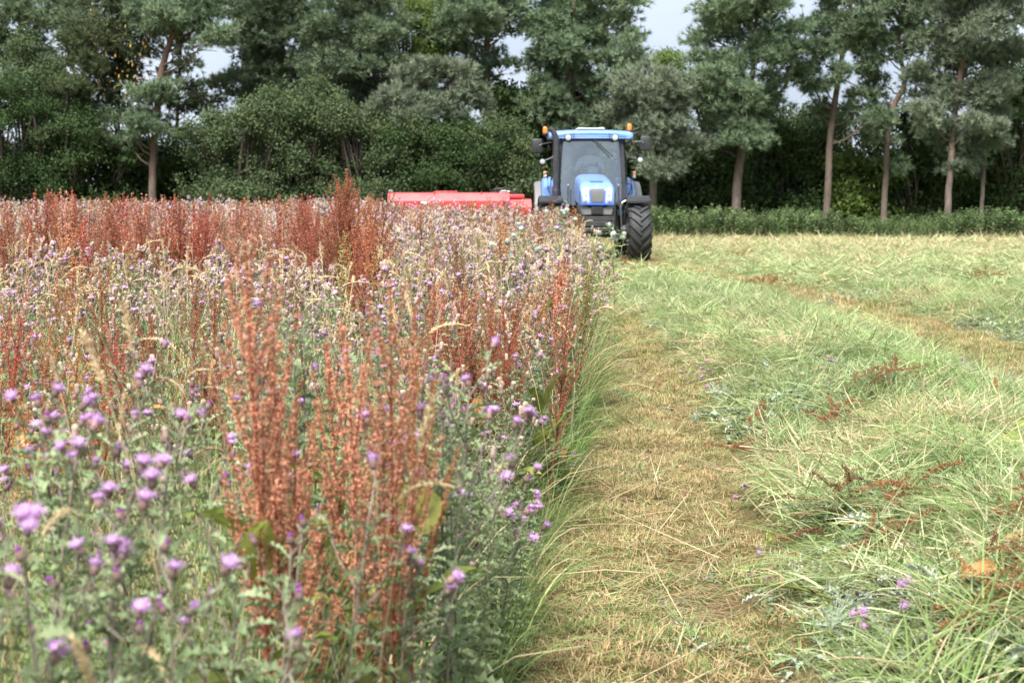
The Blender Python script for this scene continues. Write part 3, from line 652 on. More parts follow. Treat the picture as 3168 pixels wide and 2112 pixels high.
part('cutter_bar', 'black_metal', lambda mb: (box(mb, (-1.4, -.1, .30), (3.1, .35, .10), 0, .03), box(mb, (-1.4, .25, .75), (3.1, .3, .5), 0, .05), [tube(mb, [(x, .1, .3), (x, .1, .06)], .05, 8) for x in (-2.8, -1.4, .0)]), Mo)
part('drawbar', 'red_paint', lambda mb: (box(mb, (.9, .1, .8), (1.6, .16, .16), 0, .03), box(mb, (1.7, -.25, .75), (.3, .7, .2), 0, .03), box(mb, (.35, .1, .95), (.3, .3, .6), 0, .04)), Mo)
# ================================================================== trees behind the field
VS = 3168/2352.0
def av(x, y, D): return at(x*VS, y*VS, D)          # point from 2352-wide picture coordinates
def spray(rng, n=12, l=.20, w=.030, spread=1.0):
    """pine shoot: needles fanning forward from a short twig"""
    V = []; F = []
    for k in range(n):
        a = 2*PI*k/n + rng.uniform(-.3, .3); e = spread*rng.uniform(.35, 1.0); d = np.array([math.sin(e)*math.cos(a), math.sin(e)*math.sin(a), math.cos(e)])
        side = np.cross(d, rng.normal(size=3)); side /= np.linalg.norm(side); b = np.array([0, 0, .05*rng.uniform(0, 1.6)])
        i = len(V); V += [b - side*w/2, b + side*w/2, b + d*l*rng.uniform(.75, 1.2)]; F.append([i, i+1, i+2])
    return np.array(V), np.array(F)
def leafcard(rng, n=7, l=.085, w=.05, sp=.15):
    V = []; F = []
    for k in range(n):
        d = rng.normal(size=3); d[2] = abs(d[2])*.4; d /= np.linalg.norm(d); s = np.cross(d, rng.normal(size=3)); s /= np.linalg.norm(s); b = rng.normal(size=3)*sp*.6
        ll = l*rng.uniform(.7, 1.25); i = len(V); V += [b, b + d*ll*.5 + s*w*.5, b + d*ll, b + d*ll*.5 - s*w*.5]; F += [[i, i+1, i+2], [i, i+2, i+3]]
    return np.array(V), np.array(F)
_r = np.random.default_rng(5)
SPRAYS = [spray(_r) for _ in range(4)]; SPRUCE = [spray(_r, 11, .18, .03, .85) for _ in range(3)]
LEAVES = [leafcard(_r) for _ in range(5)]; LEAVES_BIG = [leafcard(_r, 4, .13, .085, .17) for _ in range(4)]
def clumps(rng, c, r, dens, flat=.42):
    """centres of foliage clumps: small flattened boughs set about an ellipsoid, mostly near its skin, with air between them"""
    area = r[0]*r[2]; k = max(2, int(dens*.115*(area**.85)*10)); C = []; Dn = []
    for _ in range(k):
        d = rng.normal(size=3); d /= np.linalg.norm(d); o_ = d*rng.uniform(.25, 1)**.5*np.array(r); rs = rng.uniform(.26, .52)*min(1.0, .5 + r[0]*.5); m_ = int(rng.integers(7, 12))
        q_ = rng.normal(size=(m_, 3))*.55*rs*np.array([1, 1, flat]); C.append(c + o_ + q_); e = q_/rs + d*.7; Dn.append(e/np.linalg.norm(e, axis=1, keepdims=True))
    return np.concatenate(C), np.concatenate(Dn)
def foliage(mb, rng, C, Dn, size, per, tmpl, mat, up=.55, tint0=.45, tsc=1.0):
    n = len(C)
    for k in range(per):
        o_ = rng.normal(size=(n, 3))*size*np.array([1, 1, .62]); P = C + o_
        d = Dn*.5 + o_/size*.5 + np.array([0, 0, up]) + rng.normal(size=(n, 3))*.35
        tV, tF = tmpl[k % len(tmpl)]; t = np.clip(tint0 + rng.normal(0, .2, n), 0, 1)
        place(mb, tV, tF, P, frames(d, rng), rng.uniform(.75, 1.3, n)*tsc, mat, t)
def limb(mb, a, b, r0, r1, rng, sag=.12, n=6, tint=.6):
    a, b = np.array(a, float), np.array(b, float); t = np.linspace(0, 1, n)[:, None]; L_ = np.linalg.norm(b-a)
    P = a + (b-a)*t + np.array([0, 0, -sag*L_])*np.sin(PI*t) + rng.normal(size=(n, 3))*.03*L_*np.sin(PI*t); tube(mb, P, np.linspace(r0, r1, n), 5, 0, tint)
def tree(name, label, D, trunk, pads, seed, needles='pine_needle', barkm='bark_pine', tmpl=None, dens=15, per=7, size=.13, group=None, cat='tree', up=.55, thin=1.0, tops=(), dead=(), orange=(.1, .7), tsc=1.0, deepr=.85):
    """trunk: (x, y, radius px) up the stem; pads: (x, y, rx, ry[, dD]) foliage masses, all in 2352-wide picture pixels at distance D"""
    rng = np.random.default_rng(seed); s = 3659.0/D; tmpl = tmpl or SPRAYS
    P = [av(x, y, D) for x, y, r in trunk]; R = [r/s for x, y, r in trunk]
    base = np.array([P[0][0], D, 0.0])
    if P[0][2] > .05: P.insert(0, np.array([P[0][0], D, -.05])); R.insert(0, R[0]*1.18)
    for (dx, dz, r) in tops: P.append(P[-1] + np.array([dx, 0, dz])); R.append(r)
    P = np.array(P); R = np.array(R); t = np.linspace(0, len(P)-1, (len(P)-1)*4+1); i = np.arange(len(P))
    PP = np.stack([np.interp(t, i, P[:, k]) for k in range(3)], 1); RR = np.interp(t, i, R)
    k = np.ones(5)/5
    for a in (0, 1): PP[2:-2, a] = np.convolve(PP[:, a], k, 'valid')
    PP[1:-1, 1] += rng.normal(0, .03, len(PP)-2)
    T_ = thing(name, label, cat, base, group=group)
    mt = MB(); hh = (PP[:, 2] - PP[0, 2])/max(1, PP[-1, 2]-PP[0, 2]); tube(mt, PP - base, RR, 9, 0, np.interp(PP[:, 2], [1.5, 5.5], orange))
    mf = MB(); mbr = MB(); cent = []
    for pd in pads:
        x, y, rx, ry = pd[:4]; dD = pd[4] if len(pd) > 4 else rng.uniform(-.8, .8); cent.append((av(x, y, D+dD), rx/s, ry/s))
    for c, rx, ry in cent:
        C, Dn = clumps(rng, c, (rx, rx*deepr, ry), dens*thin)
        foliage(mf, rng, C - base, Dn, size, per, tmpl, 0, up, .42 + .16*rng.uniform(-1, 1), tsc)
        # limbs from the stem into the mass
        j = np.argmin(np.abs(PP[:, 2] - (c[2] - .5 - .4*abs(c[0]-PP[:, 0].mean())))); a = PP[j]
        limb(mbr, a - base, c - base, min(.05, .3*RR[j]+.01), .012, rng, .1)
        for q in range(min(9, 2 + int(rx*ry*3))):
            if len(C): e = C[rng.integers(len(C))]; limb(mbr, (c*.65 + a*.35) - base, e - base, .022, .008, rng, .06, 4)
    for (x0, y0, x1, y1, r) in dead: limb(mbr, av(x0, y0, D) - base, av(x1, y1, D + rng.uniform(-.6, .6)) - base, r/s, .25*r/s, rng, -.08, 7, .2)
    mt.build('trunk', barkm, T_, True)
    if mbr.n: q = mbr.build('limbs', barkm, T_, True)
    if mf.n: mf.build('crown', needles, T_)
    return T_
G1 = 'pines along the far side of the field'; G2 = 'leafy trees and bushes under the pines'
# ---- right-hand pines
tree('pine_tree', 'stout pine with a broad forked crown and thick grey trunk by the nettles', 55.5,
     [(1690, 500, 11.5), (1693, 420, 10.5), (1699, 365, 10), (1716, 290, 8), (1722, 230, 6.5), (1730, 150, 5)],
     [(1640, 85, 62, 40), (1715, 55, 80, 45), (1800, 85, 62, 45), (1640, 165, 70, 40), (1740, 140, 80, 42), (1610, 200, 40, 34), (1820, 160, 42, 40), (1690, 215, 70, 34), (1640, 235, 50, 26), (1730, 265, 55, 26), (1700, 325, 62, 34), (1765, 225, 32, 24), (1660, 280, 36, 20), (1730, 0, 90, 40), (1660, 20, 45, 26), (1760, -60, 80, 40)],
     11, tops=((.1, 2.2, .05),), dead=((1699, 365, 1655, 345, 4), (1655, 345, 1600, 272, 3.2), (1716, 300, 1800, 205, 6), (1800, 205, 1838, 110, 4), (1722, 260, 1690, 200, 4)), group=G1)
tree('pine_tree', 'straight pine with reddish upper trunk between the stout pine and the twisted one', 56.5,
     [(1898, 498, 8.5), (1903, 400, 8), (1906, 310, 7.5), (1918, 235, 7), (1930, 150, 6), (1948, 60, 4.5)],
     [(1900, 60, 60, 40), (1965, 80, 55, 38), (1880, 120, 45, 34), (1950, 30, 70, 30), (1990, 130, 26, 24), (1975, 240, 45, 26), (1860, 190, 30, 18), (2005, 270, 35, 22), (1880, 250, 28, 14), (1925, 175, 30, 20), (1935, -40, 90, 45)],
     12, tops=((.2, 2.0, .05),), dead=((1916, 260, 1985, 255, 2.5), (1925, 180, 1985, 215, 2.5), (1918, 235, 1870, 190, 2)), group=G1)
tree('pine_tree', 'crooked pine whose trunk bends like an elbow, beside the straight pine', 57,
     [(2030, 497, 7.5), (2034, 420, 7), (2037, 340, 6.5), (2042, 265, 7), (2062, 225, 6.5), (2084, 190, 6), (2068, 140, 5), (2060, 100, 4.5), (2075, 40, 4)],
     [(2060, 55, 62, 32), (2010, 80, 38, 28), (2110, 60, 32, 28), (2030, 120, 42, 18), (2095, 120, 20, 12), (2015, 200, 30, 20), (2005, 165, 18, 12), (2032, 320, 34, 20), (2010, 260, 30, 18), (2052, 380, 28, 12), (2080, 0, 75, 34), (2080, -60, 70, 40)],
     13, tops=((.2, 2.0, .05),), dead=((2080, 192, 2052, 165, 2.5), (2070, 220, 2090, 160, 2), (2040, 310, 1990, 262, 2.5), (2040, 330, 2070, 305, 2)), group=G1, needles='pine_needle')
tree('pine_tree', 'bushy grey-green pine with low hanging boughs at the dark wood edge', 55.8,
     [(2176, 470, 8), (2182, 400, 7.5), (2190, 300, 7), (2200, 210, 6.5), (2215, 110, 6), (2235, 30, 5)],
     [(2160, 40, 70, 42), (2250, 50, 80, 50), (2320, 40, 60, 45), (2150, 105, 60, 38), (2230, 130, 70, 40), (2310, 120, 52, 38), (2130, 175, 42, 26), (2190, 195, 50, 32), (2260, 215, 46, 32), (2150, 235, 52, 28), (2230, 285, 50, 28), (2170, 300, 48, 28), (2210, 335, 46, 22), (2300, 200, 44, 28), (2250, -30, 110, 45), (2120, 260, 36, 20), (2190, 385, 36, 16)],
     14, tops=((.2, 2.2, .05),), needles='pine_grey', group=G1)
tree('pine_tree', 'slender bare-stemmed pine in front of the dark wood', 56.2,
     [(2254, 500, 5), (2257, 430, 4.6), (2263, 350, 4.5), (2274, 260, 4.2), (2280, 190, 4)],
     [(2262, 240, 34, 18), (2290, 310, 36, 20), (2300, 260, 30, 16)], 15, tops=((.1, 2.6, .035),), needles='pine_grey', dead=((2263, 320, 2300, 290, 1.5), (2270, 270, 2245, 240, 1.5)), group=G1)
# ---- middle pines
tree('pine_tree', 'low spreading grey-green pine next to the gap in the trees', 54.6,
     [(1500, 440, 9), (1502, 350, 8), (1505, 260, 7), (1508, 200, 5)],
     [(1510, 205, 70, 40), (1465, 190, 50, 40), (1560, 240, 42, 40), (1450, 260, 55, 44), (1530, 290, 66, 42), (1480, 335, 62, 36), (1560, 340, 50, 30), (1520, 380, 60, 24), (1575, 190, 26, 22)], 16, needles='pine_grey', group=G1)
tree('pine_tree', 'tall dense pine whose dark crown overhangs the tractor cab', 57.5,
     [(1302, 430, 11), (1303, 330, 10), (1305, 230, 9), (1310, 120, 8), (1318, 30, 6)],
     [(1300, 40, 85, 48), (1385, 55, 70, 48), (1240, 60, 50, 38), (1330, 110, 85, 44), (1420, 115, 55, 36), (1265, 145, 62, 40), (1395, 170, 66, 40), (1320, 195, 76, 40), (1225, 195, 32, 26), (1265, 240, 50, 34), (1360, 255, 70, 38), (1430, 240, 38, 32), (1300, 300, 60, 32), (1440, 15, 38, 28), (1330, -30, 110, 45)], 17, tops=((.1, 2.2, .06),), group=G1, needles='pine_needle')
tree('pine_tree', 'tall pine with an open trunk and flat boughs left of the cab', 58,
     [(1120, 430, 9), (1118, 300, 8.5), (1119, 200, 8), (1118, 110, 7.5), (1122, 40, 6)],
     [(1100, 20, 95, 40), (1185, 35, 45, 24), (1050, 65, 62, 34), (1160, 70, 50, 20), (1080, 110, 60, 30), (1040, 150, 56, 28), (1085, 180, 48, 30), (1160, 150, 24, 12), (1005, 30, 55, 40), (1120, -40, 110, 40)], 18, tops=((.1, 2.2, .06),), dead=((1119, 160, 1180, 140, 2.2), (1119, 190, 1170, 170, 2), (1119, 100, 1160, 90, 2)), group=G1)
tree('pine_tree', 'silvery grey pine bush drooping in front of the tall open pine', 55,
     [(985, 440, 8), (980, 340, 7), (975, 250, 6), (985, 170, 4)],
     [(985, 165, 62, 30), (1050, 175, 48, 34), (935, 195, 52, 34), (1010, 220, 66, 34), (1075, 235, 40, 34), (925, 255, 56, 34), (990, 275, 62, 34), (1060, 290, 42, 30), (940, 305, 44, 26), (1000, 320, 46, 22)], 19, needles='pine_grey', group=G1)
tree('pine_tree', 'round-topped blue-green pine with a forked dark stem', 56.5,
     [(826, 420, 7.5), (825, 320, 7), (832, 280, 6.5), (850, 235, 6), (870, 195, 5), (895, 170, 4)],
     [(800, 60, 80, 40), (745, 85, 52, 38), (860, 90, 52, 40), (800, 130, 85, 40), (735, 150, 42, 34), (870, 150, 42, 34), (790, 190, 80, 36), (840, 190, 40, 26), (755, 225, 56, 34), (810, 240, 50, 26), (770, 270, 44, 24), (900, 60, 36, 32), (810, 10, 90, 36), (820, -50, 90, 40)], 20, tops=((-.3, 2.5, .05),), dead=((790, 330, 786, 285, 6), (786, 285, 760, 255, 3), (788, 290, 830, 235, 3)), group=G1)
tree('pine_tree', 'broad pine with a reddish stem rising above the pale willow bushes', 58,
     [(645, 430, 8), (645, 240, 7.5), (647, 160, 7), (650, 80, 6)],
     [(610, 40, 62, 44), (680, 45, 58, 48), (560, 110, 66, 30), (630, 110, 70, 40), (700, 110, 46, 44), (570, 160, 62, 30), (640, 185, 60, 30), (530, 190, 52, 22), (690, 190, 38, 38), (600, 225, 56, 22), (645, 0, 90, 40), (520, 90, 38, 20), (640, -50, 80, 40)], 21, tops=((.1, 2.2, .05),), group=G1)
# ---- left-hand trees
tree('pine_tree', 'leaning orange-barked pine with one low pale bough', 55,
     [(350, 420, 9), (353, 345, 8.5), (360, 270, 8), (364, 215, 8), (372, 155, 7.5), (392, 92, 6.5), (418, 40, 5.5)],
     [(300, 300, 46, 15), (360, 292, 42, 16), (285, 318, 20, 12), (265, 258, 40, 15), (320, 265, 46, 13), (345, 225, 40, 20), (382, 205, 32, 18), (400, 30, 70, 34), (350, 55, 40, 26), (455, 45, 45, 30), (480, 80, 46, 22), (430, 80, 36, 20), (500, 15, 40, 22), (350, 5, 46, 24), (430, -20, 90, 40)], 22, tops=((.4, 2.2, .05),), dead=((372, 155, 430, 128, 3.5), (430, 128, 500, 118, 2), (378, 150, 420, 145, 2), (380, 115, 340, 85, 2), (392, 92, 360, 75, 2)), group=G1, orange=(.35, .9))
tree('spruce_tree', 'gaunt dark spruce with bare lower twigs behind the leaning pine', 59,
     [(408, 430, 5), (406, 330, 4.5), (408, 230, 4), (415, 120, 3.5)],
     [(410, 110, 28, 14), (440, 150, 26, 12), (385, 175, 26, 12), (440, 190, 26, 10), (380, 235, 26, 10), (430, 245, 30, 10), (405, 300, 30, 16), (470, 240, 26, 10), (450, 215, 20, 8)], 23, needles='spruce_needle', barkm='bark_dark', tmpl=SPRUCE, up=-.1, tops=((.1, 3, .03),),
     dead=tuple((408, y, 408 + dx, y + dy, 1.2) for y, dx, dy in ((250, 60, 20), (270, -48, 16), (285, 70, 10), (300, 60, 30), (230, 60, -5), (215, -40, 20), (315, 55, 15), (200, 55, 18), (260, 50, 35), (245, -50, 25))), group=G1)
tree('spruce_tree', 'drooping spruce hung with yellow cones left of the leaning pine', 56.5,
     [(268, 430, 7), (270, 330, 6.5), (270, 230, 6), (268, 140, 5.5), (270, 60, 5)],
     [(245, 40, 62, 40), (310, 50, 40, 34), (210, 90, 42, 34), (275, 100, 56, 30), (320, 90, 30, 30), (235, 140, 52, 26), (300, 150, 44, 26), (215, 180, 40, 24), (280, 195, 46, 20), (330, 200, 24, 12), (240, 225, 40, 16), (300, 240, 34, 12), (250, -10, 80, 36), (225, 265, 34, 18)], 24, needles='spruce_needle', barkm='bark_dark', tmpl=SPRUCE, up=-.45, size=.22, tops=((0, 2.5, .04),), thin=.8,
     dead=((270, 130, 335, 80, 2.5), (335, 80, 350, 108, 1.5), (335, 82, 300, 110, 1.5), (268, 180, 225, 160, 2), (270, 240, 330, 225, 1.5), (270, 250, 220, 250, 1.5), (300, 150, 350, 112, 1.5)), group=G1)
rng = np.random.default_rng(77); mb = MB(); cv = lathe(MB(), [(.001, 0), (.022, .02), (.026, .06), (.001, .12)], 5, 'z')
for k in range(150):
    x = rng.uniform(195, 350); y = rng.uniform(20, 230); p_ = av(x, y, 56.5 - rng.uniform(.6, 1.6)); mb.add(cv.V[0]*rng.uniform(.7, 1.2) + p_ - np.array([av(268, 430, 56.5)[0], 56.5, 0]), cv.F[0], 0, rng.uniform(0, 1))
sp_o = [o_ for o_ in bpy.data.objects if o_.get('label', '').startswith('drooping spruce')][0]
q = mb.build('cones', 'cone_yellow', sp_o); q['kind'] = 'stuff'
tree('pine_tree', 'pine with a bare angular limb at the leftmost end of the wood', 57,
     [(60, 430, 8), (55, 250, 7.5), (50, 120, 7), (45, 60, 6.5), (55, 10, 5)],
     [(30, 10, 60, 24), (100, 30, 55, 34), (20, 110, 46, 40), (80, 120, 44, 34), (130, 80, 46, 40), (150, 20, 44, 36), (110, 150, 46, 34), (40, 190, 56, 40), (130, 210, 46, 40), (-20, 60, 40, 40), (90, -30, 90, 30)], 25, tops=((.1, 2.5, .05),), dead=((48, 70, 70, 30, 4), (46, 60, 10, 25, 3), (50, 60, 80, 60, 2)), group=G1)
tree('pine_tree', 'shaded pine with grey dead twigs among the leftmost bushes', 55.2,
     [(175, 430, 6), (172, 300, 5.5), (170, 200, 5)],
     [(170, 180, 40, 30), (195, 250, 36, 24), (150, 260, 40, 26), (185, 310, 44, 22), (130, 320, 40, 22), (200, 130, 36, 30), (160, 100, 36, 30)], 26, needles='spruce_needle', barkm='bark_dark', group=G1)
# ---- leafy trees and bushes
def bush(name, label, D, xc, pads, seed, mat='leaf_mid', tm=None, dens=15, per=8, size=.16, cat='bush', stems=3, thin=1.0):
    rng = np.random.default_rng(seed); s = 3659.0/D; base = np.array([av(xc, 434, D)[0], D, 0.0]); T_ = thing(name, label, cat, base, group=G2); mt = MB(); mf = MB()
    yt = min(p_[1] for p_ in pads); pads = list(pads)
    for p_ in list(pads):
        if p_[1] < yt + 45:
            for _ in range(2): pads.append((p_[0] + rng.uniform(-1, 1)*p_[2], p_[1] - p_[3]*rng.uniform(.6, 1.5), p_[2]*rng.uniform(.2, .42), p_[3]*rng.uniform(.3, .6)))
    for pd in pads:
        x, y, rx, ry = pd; c = av(x, y, D + rng.uniform(-.8, .8)); C, Dn = clumps(rng, c, (rx/s, .8*rx/s, ry/s), dens*thin, .7)
        kp = C[:, 2] > .15; C, Dn = C[kp], Dn[kp]
        foliage(mf, rng, C - base, Dn, size, per, tm or LEAVES, 0, .35, .45 + .15*rng.uniform(-1, 1), 1.0)
        P = np.array([[rng.uniform(-.3, .3), rng.uniform(-.2, .2), -.05], (c-base)*.5 + rng.normal(size=3)*.12, c-base]); tube(mt, P, [.07, .05, .015], 5, 0, .3)
        for k in range(3): e = C[rng.integers(len(C))] - base if len(C) else P[2]; tube(mt, [P[1], (P[1]+e)/2 + rng.normal(size=3)*.08, e], [.03, .02, .008], 4, 0, .3)
    mt.build('stems', 'bark_dark', T_, True); mf.build('crown', mat, T_); return T_
def fill(x0, x1, y0, y1, rx, ry, rng, jit=.8):
    o_ = []
    for y in np.arange(y0, y1+1, ry*1.05):
        for x in np.arange(x0, x1+1, rx*1.15): o_.append((x + rng.uniform(-jit, jit)*rx, y + rng.uniform(-jit, jit)*ry, rx*rng.uniform(.6, 1.25), ry*rng.uniform(.6, 1.25)))
    return o_
r = np.random.default_rng(3)
bush('willow_bush', 'pale green willow bush, rounded, above the brown docks', 54, 560, fill(500, 640, 310, 530, 46, 34, r) + [(600, 255, 40, 28), (560, 285, 40, 24), (660, 270, 36, 28)], 31, 'leaf_mid')
bush('willow_bush', 'taller pale willow bush leaning on the broad pine', 54.5, 690, fill(660, 760, 270, 530, 46, 34, r) + [(700, 245, 44, 30), (740, 280, 38, 26)], 32, 'leaf_mid')
bush('willow_bush', 'grey-green willow bush under the silvery pine', 54, 850, fill(790, 930, 320, 530, 44, 32, r) + [(880, 300, 44, 26), (790, 310, 30, 22)], 33, 'leaf_mid')
bush('hawthorn_bush', 'dark green hawthorn bush behind the red mower deck', 54, 1010, fill(930, 1110, 350, 530, 42, 30, r), 34, 'leaf_dark')
bush('hawthorn_bush', 'mottled green hawthorn bush between mower and tractor', 54.3, 1140, fill(1080, 1210, 330, 530, 42, 30, r), 35, 'leaf_mid')
bush('holly_tree', 'dark glossy broadleaf tree filling the wood behind the cab', 58.5, 1220, fill(1170, 1330, 260, 530, 46, 36, r), 36, 'leaf_dark', LEAVES_BIG, cat='tree')
bush('holly_tree', 'dark broadleaf tree behind the tractor cab, right of its roof', 57.5, 1440, fill(1350, 1560, 350, 530, 46, 34, r), 37, 'leaf_dark', LEAVES_BIG, cat='tree')
bush('alder_tree', 'yellowish green leafy tree crown between two blue-green pines', 58.5, 960, [(960, 115, 62, 26), (930, 150, 44, 26), (1000, 140, 40, 26), (900, 220, 40, 40), (960, 60, 44, 36), (930, 20, 60, 34), (890, 120, 30, 40), (940, 200, 46, 40), (950, 300, 46, 40), (900, 280, 36, 36)], 38, 'leaf_light', cat='tree')
bush('alder_tree', 'leafy tree with sprigs poking up into the sky gap', 60, 585, [(600, 20, 40, 26), (580, 60, 22, 22), (565, 45, 10, 12), (610, 80, 40, 26), (620, 200, 60, 40), (600, 280, 60, 40)], 39, 'leaf_light', cat='tree')
bush('alder_tree', 'small light green treetop at the foot of the sky gap', 62, 1535, [(1535, 165, 20, 14), (1528, 145, 10, 10), (1548, 185, 26, 18), (1525, 215, 34, 26), (1540, 270, 40, 30), (1540, 340, 40, 40)], 40, 'leaf_light', cat='tree')
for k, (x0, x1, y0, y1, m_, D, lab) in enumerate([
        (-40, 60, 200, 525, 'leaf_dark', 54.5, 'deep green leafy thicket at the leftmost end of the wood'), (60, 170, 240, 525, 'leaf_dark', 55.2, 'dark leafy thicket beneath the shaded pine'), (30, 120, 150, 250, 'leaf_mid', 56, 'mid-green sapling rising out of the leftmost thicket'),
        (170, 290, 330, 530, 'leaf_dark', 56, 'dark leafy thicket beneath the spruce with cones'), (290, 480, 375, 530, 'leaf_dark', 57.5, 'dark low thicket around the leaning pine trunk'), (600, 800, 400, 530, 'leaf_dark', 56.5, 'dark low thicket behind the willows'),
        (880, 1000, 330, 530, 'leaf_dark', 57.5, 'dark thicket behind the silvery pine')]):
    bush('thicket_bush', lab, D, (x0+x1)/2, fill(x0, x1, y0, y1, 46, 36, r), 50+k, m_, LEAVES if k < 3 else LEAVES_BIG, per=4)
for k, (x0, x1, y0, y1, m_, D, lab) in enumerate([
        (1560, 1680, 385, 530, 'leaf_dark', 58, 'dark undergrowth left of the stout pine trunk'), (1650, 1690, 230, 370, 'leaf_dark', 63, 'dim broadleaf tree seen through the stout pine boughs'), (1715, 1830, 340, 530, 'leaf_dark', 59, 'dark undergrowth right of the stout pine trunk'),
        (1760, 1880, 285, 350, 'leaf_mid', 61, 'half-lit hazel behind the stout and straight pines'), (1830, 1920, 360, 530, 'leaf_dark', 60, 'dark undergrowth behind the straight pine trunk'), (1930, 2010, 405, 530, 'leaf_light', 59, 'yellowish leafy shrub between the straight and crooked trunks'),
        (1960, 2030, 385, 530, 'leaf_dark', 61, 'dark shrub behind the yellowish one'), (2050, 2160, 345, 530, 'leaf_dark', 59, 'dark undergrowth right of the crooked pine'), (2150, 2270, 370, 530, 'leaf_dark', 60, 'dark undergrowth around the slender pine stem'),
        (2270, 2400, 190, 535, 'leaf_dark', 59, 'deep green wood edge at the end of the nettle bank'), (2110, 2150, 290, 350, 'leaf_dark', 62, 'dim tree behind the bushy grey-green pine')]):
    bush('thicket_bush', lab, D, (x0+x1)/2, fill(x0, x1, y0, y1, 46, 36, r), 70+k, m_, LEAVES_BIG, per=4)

for k in range(13):                                   # the wood goes on behind: low dark growth that closes the view under the crowns
    x = -20 + 200*k; yt = r.uniform(365, 400)
    bush('background_bush', 'dim low bush deep in the wood behind the ' + ('leftmost pine', 'shaded pine', 'leaning orange-barked pine', 'pale rounded willow', 'broad red-stemmed pine', 'silvery grey pine', 'tall open pine', 'dense pine over the cab', 'low pine by the sky gap', 'stout forked pine', 'crooked pine', 'bushy grey-green pine', 'dark wood edge')[k], r.uniform(63, 67), x, fill(x-70, x+70, yt, 520, 52, 40, r), 90+k, 'leaf_dark', LEAVES_BIG, dens=9, per=3, size=.25)
# ================================================================== plant kit
GA = 2.39996
def blade(mb, b, az, L_, w, bend, mat, tint, segs=4, lean=.15, twist=0.0, fold=0.0):
    """grass blade: a tapering strip that arches over"""
    t = np.linspace(0, 1, segs+1); ang = lean + bend*t**1.4; ds = L_/segs
    h = np.concatenate([[0], np.cumsum(np.sin((ang[1:]+ang[:-1])/2))*ds]); z = np.concatenate([[0], np.cumsum(np.cos((ang[1:]+ang[:-1])/2))*ds])
    d = np.array([math.cos(az), math.sin(az), 0]); s0 = np.array([-math.sin(az), math.cos(az), 0])
    P = np.array(b) + h[:, None]*d + z[:, None]*np.array([0, 0, 1.0]); ww = w*(1 - t**2.2)*.5 + .0003
    if twist: s = s0[None]*np.cos(twist*t)[:, None] + np.array([0, 0, 1.0])*np.sin(twist*t)[:, None]
    else: s = s0[None].repeat(len(t), 0)
    grid(mb, np.stack([P - s*ww[:, None], P + s*ww[:, None]], 1), mat, tint); return P
def thistle_leaf(rng, L_=.12):
    """pinnate spiny leaf: lobes stand up alternately off a drooping midrib"""
    V = []; F = []; n = 5
    for i in range(n+1):
        t = i/n; V.append((0, t*L_, .03*L_*4*t*(1-t)*1.4 - .25*L_*t*t))
    for i in range(n):
        t = (i+.35)/n; w = L_*.19*math.sin(PI*(.18+.78*t))**.8*rng.uniform(.75, 1.25)
        for s in (-1, 1):
            y = (t + .12)*L_; k = len(V); V += [(s*w, y + rng.uniform(-.01, .01), V[i][2] + w*rng.uniform(.2, .75)), (s*w*.5, y + .06*L_, V[i+1][2] + w*.1)]
            F += [[i, i+1, k] if s > 0 else [i+1, i, k], [i+1, k+1, k]]
    return np.array(V), np.array(F)
def dock_leaf(rng, L_=.26, w=.05, n=8):
    G = []
    for i in range(n+1):
        t = i/n; ww = w*math.sin(PI*min(1, .08+.92*t**.8))**.75*(1 if i < n else .05) + .002; z = .22*L_*math.sin(2.2*t) - .16*L_*t*t
        G.append([(-ww, t*L_, z + .25*ww + .012*math.sin(9*t+1)), (-ww*.5, t*L_, z + .10*ww), (0, t*L_, z), (ww*.5, t*L_, z + .1*ww), (ww, t*L_, z + .25*ww + .012*math.sin(8*t))])
    m_ = MB(); grid(m_, np.array(G)); return m_.V[0], m_.F[0]
_r = np.random.default_rng(91)
TLEAF = [thistle_leaf(_r) for _ in range(4)]
